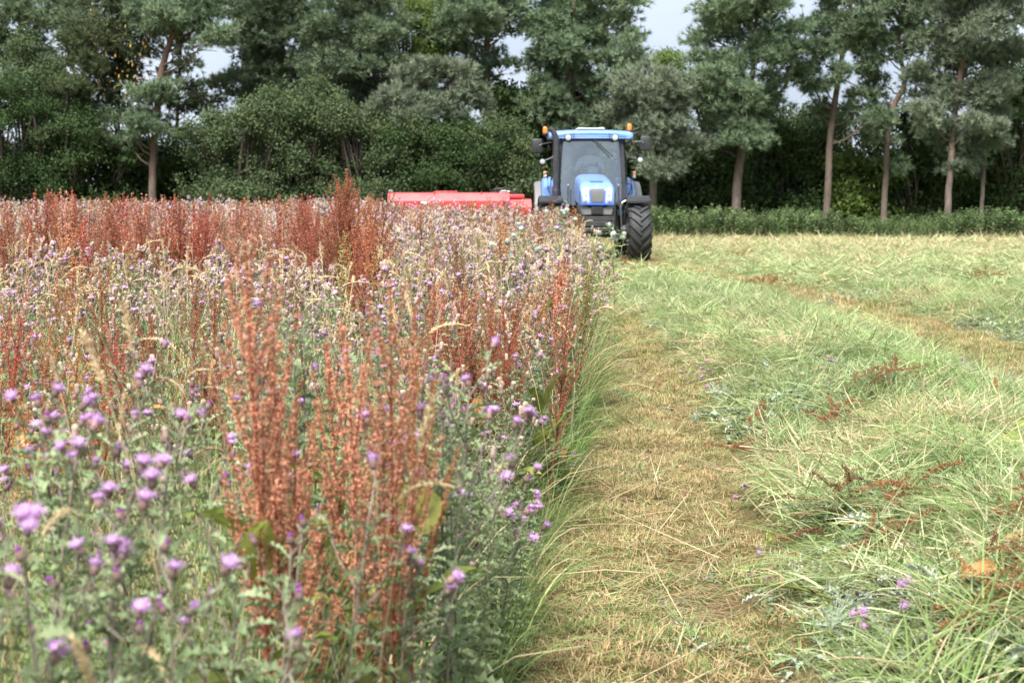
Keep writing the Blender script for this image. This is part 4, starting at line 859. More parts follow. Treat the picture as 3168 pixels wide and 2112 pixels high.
# --- thistle heads, base at the origin, opening upwards along +Z
def head_mesh(kind, lod=0):
    rng = np.random.default_rng({'bloom': 3, 'seed': 4, 'bud': 5, 'spear': 6}[kind]); mb = MB(); sd = (9, 6, 4)[lod]
    if kind == 'bloom':
        lathe(mb, [(.001, 0), (.006, .003), (.0085, .010), (.0075, .016), (.006, .019)], sd, 'z', mat=0, tint=.3)
        if lod < 2: lathe(mb, [(.006, .017), (.0105, .023), (.0105, .027), (.007, .030), (.001, .031)], sd, 'z', mat=1, tint=.45)
        else: lathe(mb, [(.006, .015), (.015, .024), (.001, .036)], sd, 'z', mat=1, tint=.55)
        n = (70, 18, 0)[lod]
        for k in range(n):
            a = k*GA; e = 1.25*math.sqrt((k+.5)/n); d = np.array([math.sin(e)*math.cos(a), math.sin(e)*math.sin(a), math.cos(e)*.85]); s = np.array([-math.sin(a), math.cos(a), 0])*(.0011, .003)[lod]
            b_ = np.array([0, 0, .019]); q = b_ + d*.019*rng.uniform(.7, 1.3) + rng.normal(0, .0012, 3); mb.add([b_ + d*.006 - s, b_ + d*.006 + s, q + s*.6, q - s*.6], [[0, 1, 2], [0, 2, 3]], 1, rng.uniform(.2, 1))
        return mb.mesh('flower_head', ['thistle_bract', 'thistle_lilac'])
    if kind == 'seed':
        lathe(mb, [(.001, 0), (.006, .003), (.0085, .011), (.0078, .019), (.0068, .024)], sd, 'z', mat=0, tint=.6)
        lathe(mb, [(.0068, .0235), (.0085, .030), (.0075, .036), (.001, .039)], sd, 'z', mat=1, tint=.6)
        for k in range((36, 10, 0)[lod]):
            a = k*GA; e = .75*math.sqrt((k+.5)/36); d = np.array([math.sin(e)*math.cos(a), math.sin(e)*math.sin(a), math.cos(e)]); s = np.array([-math.sin(a), math.cos(a), 0])*.0012
            b_ = np.array([0, 0, .02]); q = b_ + d*.022; mb.add([b_ - s, b_ + s, q], [[0, 1, 2]], 1, rng.uniform(.3, 1))
        return mb.mesh('flower_head', ['thistle_bract', 'thistle_seed'])
    if kind == 'bud':
        lathe(mb, [(.001, 0), (.006, .004), (.008, .010), (.006, .017), (.002, .021), (.001, .022)], sd, 'z', mat=0, tint=.25)
        lathe(mb, [(.004, .017), (.0045, .022), (.001, .027)], sd, 'z', mat=1, tint=.1)
        return mb.mesh('flower_head', ['thistle_bract', 'thistle_purple'])
    lathe(mb, [(.001, 0), (.016, .005), (.022, .018), (.02, .032), (.012, .04), (.001, .042)], 9, 'z', mat=0, tint=.8)
    for k in range(60):
        a = k*GA; z = .004 + .034*k/60; d = np.array([math.cos(a), math.sin(a), .35]); s = np.array([-math.sin(a), math.cos(a), 0])*.0022; b_ = np.array([math.cos(a)*.018, math.sin(a)*.018, z])
        mb.add([b_ - s, b_ + s, b_ + d*.018], [[0, 1, 2]], 0, .9)
    return mb.mesh('flower_head', ['thistle_silver', 'thistle_purple'])
HEADS = [{k: head_mesh(k, l) for k in ('bloom', 'seed', 'bud')} for l in range(3)]
def thistle(seed, lod=0, H=1.05, leafy=1.0, nb=6):
    """one creeping thistle: returns stem, foliage collectors and head placements"""
    rng = np.random.default_rng(seed); st = MB(); fo = MB(); heads = []
    lean = rng.normal(0, .05, 2); n = 8; t = np.linspace(0, 1, n)
    P = np.stack([lean[0]*t**2*H + .01*np.sin(5*t), lean[1]*t**2*H + .01*np.cos(4*t)-.01, t*H*.9], 1); sides = (5, 4, 3)[lod]
    tube(st, P, np.linspace(.0036, .0018, n), sides, 0, np.linspace(.3, .9, n))
    def sp(u): return np.array([np.interp(u, t, P[:, k]) for k in range(3)])
    ends = [(sp(1), np.array([lean[0], lean[1], 1.0]))]
    for b_ in range(nb):
        u = .58 + .40*b_/max(1, nb-1); a0 = sp(u); az = b_*GA + rng.uniform(-.4, .4); L_ = (.30 - .22*(u-.58)/.42)*H*rng.uniform(.75, 1.15)
        d = np.array([math.cos(az), math.sin(az), 0]); q = np.array([a0, a0 + d*L_*.33 + [0, 0, L_*.42], a0 + d*L_*.52 + [0, 0, L_*.9]]); tube(st, q, [.0019, .0016, .0013], sides, 0, .8); ends.append((q[2], d*.35 + [0, 0, 1]))
        if lod < 2: 
            for k in range(3): place(fo, *TLEAF[k % 4], [q[0]+(q[2]-q[0])*(.25+.25*k)], leaf_rot(rng, [az + rng.uniform(-1.2, 1.2)], [.5]), rng.uniform(.28, .5), 0, rng.uniform(.3, 1))
    for e, d in ends:
        k_ = rng.integers(1, 4)
        for k in range(k_):
            az = rng.uniform(0, 2*PI); l = 0.0 if k == 0 else rng.uniform(.015, .045); o_ = e + np.array([math.cos(az)*l*.7, math.sin(az)*l*.7, l*rng.uniform(.2, 1)])
            if l > 0: tube(st, [e, o_], [.0013, .0012], 3, 0, .8)
            heads.append((o_, d/np.linalg.norm(d) + rng.normal(0, .22, 3)))
    nl = int((42, 32, 16)[lod]*leafy); u = np.linspace(.05, .97, nl); az = np.arange(nl)*GA + rng.uniform(0, 6)
    pos = np.array([sp(x) for x in u]); sc = (.95 - .5*u)*rng.uniform(.75, 1.25, nl)*(1, 1.05, 1.35)[lod]
    for k in range(4): place(fo, *TLEAF[k], pos[k::4], leaf_rot(rng, az[k::4], rng.uniform(.15, .8, len(az[k::4]))), sc[k::4], 0, rng.uniform(.1, 1, len(az[k::4])))
    return st, fo, heads
def leaf_rot(rng, az, el):
    """leaf lies along local +Y: point it out at azimuth az, raised by el"""
    az = np.asarray(az, float); el = np.asarray(el, float); y = np.stack([np.cos(az)*np.cos(el), np.sin(az)*np.cos(el), np.sin(el)], 1)
    x = np.stack([np.sin(az), -np.cos(az), np.zeros_like(az)], 1); x = x + rng.normal(0, .25, x.shape); x -= y*(x*y).sum(1, keepdims=True); x /= np.linalg.norm(x, axis=1, keepdims=True)
    return np.stack([x, y, np.cross(x, y)], 2)
def head_kind(rng, bloom):
    q = rng.uniform(); return 'bloom' if q < bloom else ('bud' if q < bloom + .15*(bloom > .3) else 'seed')
def rot_to(d, rng): 
    M = Matrix(frames([d], rng)[0].tolist()); return M.to_euler()
# --- dock stems
FRUIT = (np.array([(0, 0, 0), (.5, .45, .12), (0, 1, 0), (-.5, .45, .12)]), np.array([[0, 1, 2], [0, 2, 3]]))
def dock_stem(seed, H=1.3, lod=0, full=1.0):
    rng = np.random.default_rng(seed); st = MB(); sd = MB(); n = 9; t = np.linspace(0, 1, n); ln = rng.normal(0, .022, 2)
    P = np.stack([ln[0]*t**1.7*H, ln[1]*t**1.7*H, t*H], 1); tube(st, P, np.linspace(.0058, .0016, n), (6, 5, 3)[lod], 0, np.linspace(.1, .6, n))
    def sp(u): return np.array([np.interp(u, t, P[:, k]) for k in range(3)])
    spikes = [(np.array([sp(u) for u in np.linspace(.52, 1.0, 10)]), .0105)]
    nb = int((18, 14, 10)[lod]*full)
    for b_ in range(nb):
        u = .42 + .48*(b_/max(1, nb-1)); az = b_*GA + rng.uniform(-.5, .5); L_ = H*(.27 - .16*(u-.42)/.48)*rng.uniform(.75, 1.15); d = np.array([math.cos(az), math.sin(az), 0]); a0 = sp(u)
        q = np.linspace(0, 1, 6)[:, None]; S = a0 + d*L_*(.36*q**.8) + np.array([0, 0, 1.0])*L_*(.42*q + .5*q**1.6); tube(st, S, np.linspace(.0022, .0009, 6), (4, 3, 3)[lod], 0, .4); spikes.append((S, .0082))
    gap = (.0125, .021, .038)[lod]; nf = (12, 7, 4)[lod]; fs = (.0058, .0115, .019)[lod]
    for S, rad in spikes:
        seg = np.linalg.norm(np.diff(S, axis=0), axis=1); cum = np.concatenate([[0], np.cumsum(seg)]); ln_ = cum[-1]; k = max(3, int(ln_/gap)); s_ = np.linspace(.10*ln_, ln_, k) + rng.normal(0, gap*.4, k)
        C = np.stack([np.interp(s_, cum, S[:, j]) for j in range(3)], 1); r_ = rad*(1.1 - .72*(s_/ln_)**1.6)*rng.uniform(.55, 1.3, k)
        C = np.repeat(C, nf, 0); r_ = np.repeat(r_, nf); m_ = len(C); a = rng.uniform(0, 2*PI, m_); q = rng.uniform(.2, 1, m_)
        off = np.stack([np.cos(a)*r_*q, np.sin(a)*r_*q, rng.normal(0, gap*.3, m_) - .002], 1)
        d = np.stack([np.cos(a), np.sin(a), rng.uniform(-1.1, .1, m_)], 1); y = d/np.linalg.norm(d, axis=1, keepdims=True)
        x = np.cross(y, rng.normal(size=(m_, 3))); x /= np.linalg.norm(x, axis=1, keepdims=True); R = np.stack([x, y, np.cross(x, y)], 2)
        place(sd, *FRUIT, C + off, R, fs*rng.uniform(.7, 1.25, m_), 0, np.repeat(rng.uniform(.15, .85, k), nf) + rng.uniform(-.15, .15, m_))
    return st, sd
# --- flowering grasses
def seed_grass(seed, H=.95, kind=0, lod=0):
    """stalk and head: kind 0 stiff foxtail, 1 arching soft panicle"""
    rng = np.random.default_rng(seed); st = MB(); hd = MB(); n = 9; t = np.linspace(0, 1, n); bend = (rng.uniform(.02, .14), rng.uniform(.18, .36))[kind]; az = rng.uniform(0, 6.3); d = np.array([math.cos(az), math.sin(az), 0])
    P = d*(bend*H*t**2.6)[:, None] + np.array([0, 0, 1.0])*(H*(t - (0, .10)[kind]*t**5))[:, None]; tube(st, P, np.linspace(.0016, .0009, n)*(1, 1.2, 2)[lod], 3, 0, np.linspace(.2, .8, n))
    hl = (.09, .13)[kind]*rng.uniform(.8, 1.2); e = P[-1]; dd = P[-1]-P[-2]; dd /= np.linalg.norm(dd); k = 14; q = np.linspace(0, 1, k)[:, None]
    sag = (.1, .5)[kind]; S = e + dd*hl*q + d*hl*sag*.5*q**2 - np.array([0, 0, 1.0])*hl*sag*q**2; rr = (.0042, .0062)[kind]*np.sin(PI*np.clip(.12+.86*q[:, 0], 0, 1))**.6*(1, 1.1, 1.5)[lod]
    tube(hd, S, np.maximum(rr*.65, .0006), (5, 4, 3)[lod], 0, .5)
    m_ = (110, 40, 0)[lod]
    if m_:
        i = rng.uniform(0, k-1, m_); C = np.stack([np.interp(i, np.arange(k), S[:, j]) for j in range(3)], 1); a = rng.uniform(0, 6.3, m_); rad = np.interp(i, np.arange(k), rr); f_ = frames([dd])[0]
        dv = np.cos(a)[:, None]*f_[:, 0] + np.sin(a)[:, None]*f_[:, 1]; y = dv*.7 + dd*.8; y /= np.linalg.norm(y, axis=1, keepdims=True); x = np.cross(y, rng.normal(size=(m_, 3))); x /= np.linalg.norm(x, axis=1, keepdims=True)
        place(hd, FRUIT[0]*[.4, 1, 1], FRUIT[1], C + dv*rad[:, None]*.5, np.stack([x, y, np.cross(x, y)], 2), .009*(1, 1.5)[min(lod, 1)]*rng.uniform(.7, 1.3, m_), 0, rng.uniform(.2, 1, m_))
    return st, hd
def join(parts, name, mats):
    """several collectors, each with its own material, to one mesh"""
    out = MB(); off = 0
    for k, p_ in enumerate(parts):
        for V, F, T_ in zip(p_.V, p_.F, p_.T): out.V.append(V); out.F.append(F + off); out.M.append(np.full(len(F), k, np.int32)); out.T.append(T_)
        off += p_.n
    out.n = off
    return out.mesh(name, mats)
# --- scattering what nobody could count
def scatter(name, label, cat, meshes, pos, rot, scl, idx, colors=None):
    """one 'stuff' object: points that each carry one of the meshes"""
    c = bpy.data.collections.new(name + '_sources')
    for k, me in enumerate(meshes):
        o_ = bpy.data.objects.new('%s_%03d' % (name, k), me); c.objects.link(o_)
        if colors: o_.color = rgba(colors[k % len(colors)])
    n = len(pos); me = bpy.data.meshes.new(name); me.vertices.add(n); me.vertices.foreach_set('co', np.asarray(pos, np.float32).ravel())
    for nm, ty, v in (('rot', 'FLOAT_VECTOR', np.asarray(rot, np.float32)), ('scl', 'FLOAT', np.asarray(scl, np.float32)), ('idx', 'INT', np.asarray(idx, np.int32))):
        a = me.attributes.new(nm, ty, 'POINT'); a.data.foreach_set('vector' if ty == 'FLOAT_VECTOR' else 'value', v.ravel())
    o_ = obj(name, me); tag(o_, label, cat, kind='stuff')
    g = bpy.data.node_groups.new(name, 'GeometryNodeTree'); g.interface.new_socket('Geometry', in_out='INPUT', socket_type='NodeSocketGeometry'); g.interface.new_socket('Geometry', in_out='OUTPUT', socket_type='NodeSocketGeometry')
    gi = g.nodes.new('NodeGroupInput'); go = g.nodes.new('NodeGroupOutput'); ip = g.nodes.new('GeometryNodeInstanceOnPoints'); ci = g.nodes.new('GeometryNodeCollectionInfo')
    ci.inputs['Collection'].default_value = c; ci.inputs['Separate Children'].default_value = True; ci.inputs['Reset Children'].default_value = True
    ip.inputs['Pick Instance'].default_value = True
    def na(nm, ty):
        q = g.nodes.new('GeometryNodeInputNamedAttribute'); q.data_type = ty; q.inputs['Name'].default_value = nm; return q.outputs[0]
    er = g.nodes.new('FunctionNodeEulerToRotation'); g.links.new(na('rot', 'FLOAT_VECTOR'), er.inputs[0])
    g.links.new(gi.outputs[0], ip.inputs['Points']); g.links.new(ci.outputs[0], ip.inputs['Instance']); g.links.new(er.outputs[0], ip.inputs['Rotation'])
    g.links.new(na('scl', 'FLOAT'), ip.inputs['Scale']); g.links.new(na('idx', 'INT'), ip.inputs['Instance Index']); g.links.new(ip.outputs[0], go.inputs[0])
    md = o_.modifiers.new('scatter', 'NODES'); md.node_group = g
    return o_
def spin(rng, n, tilt=.1): return np.stack([rng.normal(0, tilt, n), rng.normal(0, tilt, n), rng.uniform(0, 2*PI, n)], 1)
# ================================================================== the standing weeds
RW = np.random.default_rng(2024)
def weeds_ok(X, D):
    tr = (X > .2) & (X < 3.4) & (D > 33.0); mw = (X > -3.3) & (D > 38.6) 
    return (X < edge_x(D)) & ~tr & ~mw
def sample(rng, dens, D0, D1, xl=None, xr=None, clump=None, thr=.5):
    """random plant spots in the weed stand between D0 and D1, dens per square metre"""
    n = int(dens*(D1-D0)*(.36*D1 + 3)*1.0); D = rng.uniform(D0, D1, n); X = rng.uniform(-.36*D1 - 1.0, 1.6, n)
    ok = weeds_ok(X, D) & (X > -.365*D - .9)
    n_all = (.36*D1 + 2.6)/(.36*D1 + 3); keep = rng.uniform(size=n) < 1
    ok &= keep
    if clump is not None: ok &= fbm(X*clump, D*clump*.8, 61) + rng.normal(0, .05, n) > thr
    return X[ok], D[ok]
PAL = [(0.46, 0.185, 0.095), (0.50, 0.26, 0.11), (0.36, 0.28, 0.10), (0.43, 0.12, 0.075), (0.33, 0.145, 0.075), (0.60, 0.28, 0.175), (0.30, 0.30, 0.10), (0.20, 0.10, 0.06), (0.52, 0.30, 0.20)]
# ---- names of places in the stand, for telling plants apart
LAND = []
NUM = ['no', 'one', 'two', 'three', 'four', 'five', 'six', 'seven', 'eight', 'nine', 'ten']
def near_land(X, D):
    k = int(np.argmin([(X-a)**2 + (.5*(D-b))**2 for a, b, _ in LAND])); a, b, t = LAND[k]
    return ('beside ' if abs(X-a) + abs(D-b) < .55 else ('behind ' if D > b + .45 else ('in front of ' if D < b - .45 else 'next to '))) + t
# ---- creeping thistles, each its own plant
R_, O_, Y_, C_, B_, S_ = PAL[:6]
docks = [(850, 690, 3.25, S_, 4, 0, 'tallest red dock clump in the foreground weeds, with crimson stems'), (900, 1050, 3.9, R_, 1, 0, 'short-spiked red dock leaning against the tallest clump'), (1175, 865, 3.35, S_, 3, 0, 'orange-red dock clump right of the tallest one'), (1265, 950, 3.6, O_, 1, 0, 'tan-tipped dock behind the orange-red clump'), (1060, 1060, 4.2, R_, 1, 0, 'slim red dock between the two nearest clumps'),
         (560, 850, 6.2, B_, 3, 0, 'brown dock clump left of the tallest red one'), (620, 880, 6.0, R_, 2, 0, 'reddish dock touching the brown clump'), (500, 960, 6.4, B_, 2, 0, 'dark brown dock behind the lilac thistles'), (340, 820, 7.0, R_, 2, 0, 'rust dock standing among pale thistles'), (30, 960, 5.4, O_, 3, 0, 'orange dock clump at the far end of the near thistles'), (150, 1040, 5.0, O_, 2, 0, 'orange dock beside the near lilac thistles'), (270, 1000, 5.6, C_, 2, 0, 'crimson-stemmed dock among grass stalks'),
         (1450, 890, 6.9, C_, 6, 0, 'deep red dock clump near the weed edge'), (1520, 860, 7.2, R_, 4, 0, 'red dock behind the deep red clump'), (1570, 930, 7.0, C_, 2, 0, 'small crimson dock beside the deep red clump'), (1735, 915, 7.7, R_, 2, 0, 'single rust-red dock with yellow leaves at the very edge of the path'), (1080, 520, 13.5, R_, 9, 0, 'very tall tawny dock clump standing against the dark trees'), (1045, 550, 13.7, C_, 5, 0, 'red dock in front of the tallest tawny clump'), (1115, 575, 13.2, R_, 5, 0, 'tawny dock on the mower side of the tallest clump'), (1180, 650, 12.4, R_, 3, 1, 'red dock under the end of the mower deck')]
SHORT = ['the tallest red dock', 'the leaning short-spiked dock', 'the orange-red dock clump', 'the tan-tipped dock', 'the slim red dock', 'the brown dock clump', 'the reddish dock', 'the dark brown dock', 'the lone rust dock', 'the orange dock clump', 'the smaller orange dock', 'the crimson-stemmed dock', 'the deep red clump', 'the red dock there', 'the small crimson dock', 'the yellow-leaved edge dock', 'the tall tawny clump', 'the red skyline dock', 'the tawny skyline dock', 'the dock below the mower']
for (px, py, D, col, ns, lod, lab) in docks:
    p_ = at(px, py, D); LAND.append((p_[0], D, SHORT[len(LAND)]))
for px, D, t in ((1905, 14.5, 'the pale spiny thistle'), (1722, 16, 'the purple-tufted thistle'), (1590, 12.5, 'the one-tufted spiny thistle'), (200, 16, 'the widest red dock stand'), (470, 17, 'the leaning-pine dock stand'), (860, 17, 'the willow-side dock stand'), (700, 10, 'the olive dock patch'), (300, 11, 'the pale thistle drift'), (1300, 10, 'the grassy thistle drift'), (1000, 9, 'the brown dock drift'), (1700, 10.5, 'the leaning weed edge'), (1500, 2.9 + 2.6, 'the dark leafy clump'), (120, 2.6, 'the big-headed lilac thistle'), (600, 2.7, 'the slanting dry stalk'), (1000, 3.2, 'the pair of low lilac heads')):
    LAND.append((at(px, 900, D)[0], D, t))
TH0 = []
for k in range(8):
    st, fo, hd = thistle(300+k, 0, 1.05, 1.0, 5 + k % 3); TH0.append((st.mesh('stem', 'thistle_stem'), fo.mesh('foliage', 'thistle_leaf'), hd))
TH1 = []
for k in range(6):
    st, fo, hd = thistle(330+k, 1, 1.05, 1.0, 4 + k % 3); TH1.append((st.mesh('stem', 'thistle_stem'), fo.mesh('foliage', 'thistle_leaf'), hd))
THB = []
for k in range(4):
    st, fo, hd = thistle(360+k, 0, 1.05, 2.1, 3); THB.append((st.mesh('stem', 'thistle_stem'), fo.mesh('foliage', 'thistle_leaf'), hd))
def put_thistle(X, D, H, rng, label, group, bloom=.5, lod=0, tilt=.07, maxheads=9, loc_z=0.0, rot=None):
    st, fo, hd = (TH0, TH1, THB)[lod][rng.integers((8, 6, 4)[lod])]; lod = lod % 2
    T_ = thing('creeping_thistle', label, 'thistle', (X, D, loc_z), rot if rot is not None else (rng.normal(0, tilt), rng.normal(0, tilt), rng.uniform(0, 6.28)), group, H/1.05)
    obj('stem', st, T_); obj('foliage', fo, T_); nbl = 0
    for i, (p_, d) in enumerate(hd[:maxheads] if len(hd) <= maxheads else [hd[j] for j in sorted(rng.permutation(len(hd))[:maxheads])]):
        kd = head_kind(rng, bloom); kd = 'bud' if kd == 'seed' and D < 5.2 and rng.uniform() < .75 else kd; nbl += kd == 'bloom'; obj('flower_head', HEADS[lod][kd], T_, p_, rot_to(d, rng), rng.uniform(.8, 1.2)*1.05/H)
    if not label: T_['label'] = ('tall ' if H > 1.02 else 'low ' if H < .72 else '') + ('creeping thistle with %s lilac head%s ' % (NUM[nbl], '' if nbl == 1 else 's') if nbl else 'creeping thistle with %s closed head%s ' % (NUM[min(10, len(T_.children)-2)], '' if len(T_.children) == 3 else 's')) + near_land(X, D)
    return T_
GT = 'creeping thistles in the standing weeds'
near_th = [(90, 1470, 2.35, .9, 'lilac thistle with big round heads at the weed corner nearest the path start'), (190, 1500, 2.45, .8, 0), (60, 1400, 2.6, .8, 0), (300, 1560, 2.5, .6, 0), (30, 1250, 3.2, .9, 0), (110, 1215, 3.25, .9, 0), (160, 1235, 3.4, .8, 0), (245, 1195, 3.3, .8, 0), (320, 1185, 3.5, .7, 0), (460, 1140, 3.6, .9, 0), (410, 1235, 3.2, .3, 0), (140, 1290, 3.1, .8, 0), (400, 1330, 3.4, .7, 0),
            (500, 1570, 2.6, .7, 0), (360, 1620, 2.5, .6, 0), (720, 1650, 2.7, 1.4, 0, 1), (660, 1770, 2.6, 1.4, 0, 1), (330, 1820, 2.4, .5, 0), (850, 1420, 3.2, 1.4, 0, 1), (960, 1420, 3.2, 1.4, 0, 1), (800, 1560, 2.9, .4, 0), (1140, 1600, 3.3, .9, 'thistle with a row of three lilac heads right of the tallest red dock', 3), (1205, 1610, 3.4, .8, 0),
            (1440, 1530, 4.6, .7, 0), (1555, 1545, 5.0, .8, 0), (1590, 1560, 5.1, .6, 0), (1390, 1060, 3.7, .9, 'many-headed lilac thistle standing clear at the weed edge by the dark green clump', 9), (1500, 1070, 3.8, .8, 0), (1440, 1100, 3.9, .6, 0), (1345, 1150, 3.9, .7, 0), (1330, 1300, 4.0, .9, 0), (940, 880, 4.4, 1.4, 'lone tall thistle with one round lilac head between the two nearest docks', 1), (850, 950, 4.5, 1.4, 0, 1), (930, 985, 4.4, 1.4, 0, 1), (1005, 1005, 4.5, 1.4, 0, 1), (560, 1010, 4.8, 1.4, 0, 1), (1165, 940, 4.9, .7, 0), (1680, 1860, 5.6, .9, 0), (1650, 1930, 5.4, .8, 0)]
for (px, py, D, bl, lab, *mh) in near_th:
    mh = mh[0] if mh else 6
    p_ = at(px, py, D); H = max(.5, p_[2] + .01); X = min(p_[0], edge_x(D) + .05)
    put_thistle(X, D, H, RW, lab, GT, bl*.9, 0, .05, mh)
X, D = sample(RW, 9, 2.1, 5.2)
kp = ~((D < 3.9) & (np.abs(CX + FPX*X/D - 900) < 430)); X, D = X[kp], D[kp]
for x, d in zip(X[:34], D[:34]): put_thistle(x, d, RW.uniform(.72, 1.06), RW, None, GT, .16, 0, .1, 4)
X, D = sample(RW, 13, 5.2, 8.8)
for x, d in zip(X[:150], D[:150]): put_thistle(x, d, RW.uniform(.8, 1.12), RW, None, GT, .16, 1, .08, 7)
for k in range(80):                                        # leafy clump at the edge, below the docks
    d = 4.4 + 6.5*RW.uniform()**1.3; put_thistle(edge_x(d) - RW.uniform(.0, .42), d, RW.uniform(.5, .95), RW, None, GT, .3, 2, .14, 3)
# ---- docks, each its own plant
DK0 = [tuple(q.mesh(n_, m_) for q, n_, m_ in zip(dock_stem(400+k, 1.3, 0), ('stem', 'seed_spike'), ('dock_stem', 'dock_seed'))) for k in range(6)]
DK1 = [tuple(q.mesh(n_, m_) for q, n_, m_ in zip(dock_stem(420+k, 1.3, 1), ('stem', 'seed_spike'), ('dock_stem', 'dock_seed'))) for k in range(6)]
_r = np.random.default_rng(8); DLEAF = []
for k in range(4):
    V, F = dock_leaf(_r, .26 + .05*(k % 2), .035 + .012*k); DLEAF.append(tuple(MB().add(V, F, 0, .2 + .2*k).mesh('leaf', m_) for m_ in ('dock_leaf', 'dock_leaf_orange')))
def cname(c): return ['rust-red', 'tawny orange', 'olive brown', 'crimson', 'brown', 'orange-red', 'greenish', 'dark brown', 'pinkish tan'][int(np.argmin([np.abs(np.array(q)-np.array(c)).sum() for q in PAL]))]
def put_dock(X, D, H, rng, label, col, ns=3, lod=0, spread=.10, leaves=4):
    label = label or '%s dock with %s spike%s %s' % (cname(col), NUM[ns], '' if ns == 1 else 's', near_land(X, D))
    T_ = thing('dock_plant', label, 'dock', (X, D, 0), (0, 0, rng.uniform(0, 6.28)), 'docks in the standing weeds')
    for k in range(ns):
        s, sd = (DK0, DK1)[lod][rng.integers(6)]; a = k*2*PI/ns + rng.uniform(-.5, .5); rr = spread*rng.uniform(.3, 1)*(ns > 1); h = H*(1.0 if k == 0 else rng.uniform(.70, .97))/1.3; wd = (.92 if D < 5 else .95); ln_ = .012 if D < 5 else .075; fan = .03 if D < 5 else .05
        if 13 < D < 14: wd = 1.25
        o_ = obj('stem', s, T_, (rr*math.cos(a), rr*math.sin(a), 0), (rng.normal(0, ln_) - fan*math.sin(a)*(ns > 1), rng.normal(0, ln_) + fan*math.cos(a)*(ns > 1), rng.uniform(0, 6.28)), (wd*(.5+.5*h), wd*(.5+.5*h), h))
        q = obj('seed_spike', sd, o_); c = np.array(col)*rng.uniform(.85, 1.15); q.color = rgba(c)
    for k in range(leaves):
        z = rng.uniform(.12, .62)*H; a = rng.uniform(0, 6.28); obj('leaf', DLEAF[rng.integers(4)][int(rng.uniform() < .12 and D > 4.5)], T_, (.03*math.cos(a), .03*math.sin(a), z), (rng.uniform(.1, 1.0), rng.uniform(-.4, .4), a), rng.uniform(.45, .9))
    return T_
for (px, py, D, col, ns, lod, lab) in docks:
    p_ = at(px, py, D); put_dock(min(p_[0], edge_x(D)-.03), D, p_[2], RW, lab, np.array(col), ns, lod, .03*ns*.55 if D < 4 else (.042*ns*.55 if D < 10 else .14), 5 if lod == 0 else 3)
for cx, n_, D0, yt in ((200, 13, 16, 578), (330, 6, 15, 600), (470, 9, 17, 600), (540, 6, 16, 606), (860, 9, 17, 600), (760, 6, 18, 612), (940, 7, 16, 608), (40, 7, 16, 612), (660, 6, 20, 622)):
    for k in range(n_):
        d = D0 + RW.uniform(-1.5, 1.5); p_ = at(cx + RW.normal(0, 52), yt + abs(RW.normal(0, 14)), d); put_dock(p_[0], d, p_[2], RW, None, np.array(PAL[RW.choice([0, 3, 3, 4, 8])]), int(RW.integers(2, 5)), 1, .13, 1)
X, D = sample(RW, 2.2, 4.6, 11, clump=.55, thr=.53); nd = 0
for x, d in zip(X, D):
    ux = CX + FPX*x/d; beh = 480 < ux < 1350
    if nd > 75 or (d < 6.5 and x > -1.0) or (beh and RW.uniform() < .6): continue
    nd += 1; put_dock(x, d, RW.uniform(.98, 1.2) if beh else RW.uniform(1.02, 1.36), RW, None, np.array(PAL[RW.choice([2, 6, 2, 1, 8] if beh else [0, 0, 1, 2, 3, 4, 5, 6, 7, 8])]), int(RW.integers(1, 4)), 0 if d < 7 else 1, .09, 2)
X, D = sample(RW, 1.9, 11, 19, clump=.5, thr=.55)
for x, d in zip(X[:70], D[:70]): put_dock(x, d, RW.uniform(1.05, 1.42), RW, None, np.array(PAL[RW.choice([0, 0, 1, 2, 6, 3, 4, 7, 8])]), int(RW.integers(1, 4)), 1, .10, 1)
# ---- tall grasses in flower, each its own stalk
SG = [[tuple(q.mesh(n_, 'straw') for q, n_ in zip(seed_grass(500+k+20*kd, .95, kd, 0), ('stalk', 'seed_head'))) for k in range(5)] for kd in (0, 1)]
def put_grass(X, D, H, rng, label, kd, rot=None, z=0.0):
    label = label or '%s straw-coloured grass stalk %s' % (('stiff', 'arching')[kd], near_land(X, D))
    s, h = SG[kd][rng.integers(5)]; T_ = thing('grass_stalk', label, 'grass stalk', (X, D, z), rot if rot is not None else (rng.normal(0, .1), rng.normal(0, .1), rng.uniform(0, 6.28)), 'straw-coloured grass stalks in the weeds', H/.95)
    obj('stalk', s, T_); obj('seed_head', h, T_); return T_
X, D = sample(RW, 9, 2.3, 8.5)
for x, d in zip(X[:170], D[:170]): put_grass(x, d, RW.uniform(.75, 1.14), RW, None, int(RW.uniform() < .45))
for (px, py, D, H, kd) in ((525, 1050, 3.4, 0, 0), (1340, 900, 5.2, 0, 0), (1325, 960, 5.0, 0, 0), (1300, 985, 5.4, 0, 0), (1730, 900, 7.4, 0, 1), (1820, 955, 8.4, 0, 1), (1850, 1010, 8.0, 0, 1), (570, 1150, 3.1, 0, 0), (1460, 880, 6.8, 0, 0), (1590, 900, 7.5, 0, 0)):
    p_ = at(px, py, D); put_grass(min(p_[0], edge_x(D)), D, p_[2]*.98, RW, 'pale grass stalk rising clear above the weeds ' + near_land(p_[0], D), kd, (RW.normal(0, .03), RW.normal(0, .03), RW.uniform(0, 6.28)))
a = at(870, 1985, 3.4); b_ = at(1370, 1690, 3.6)
T_ = put_grass(a[0], a[1], 1.0, RW, 'long dry grass stalk lying slantwise across the thistles and docks', 0, None, a[2]); v = Vector((b_-a).tolist()); T_.rotation_euler = v.to_track_quat('Z', 'X').to_euler(); T_.scale = (v.length/1.04,)*3
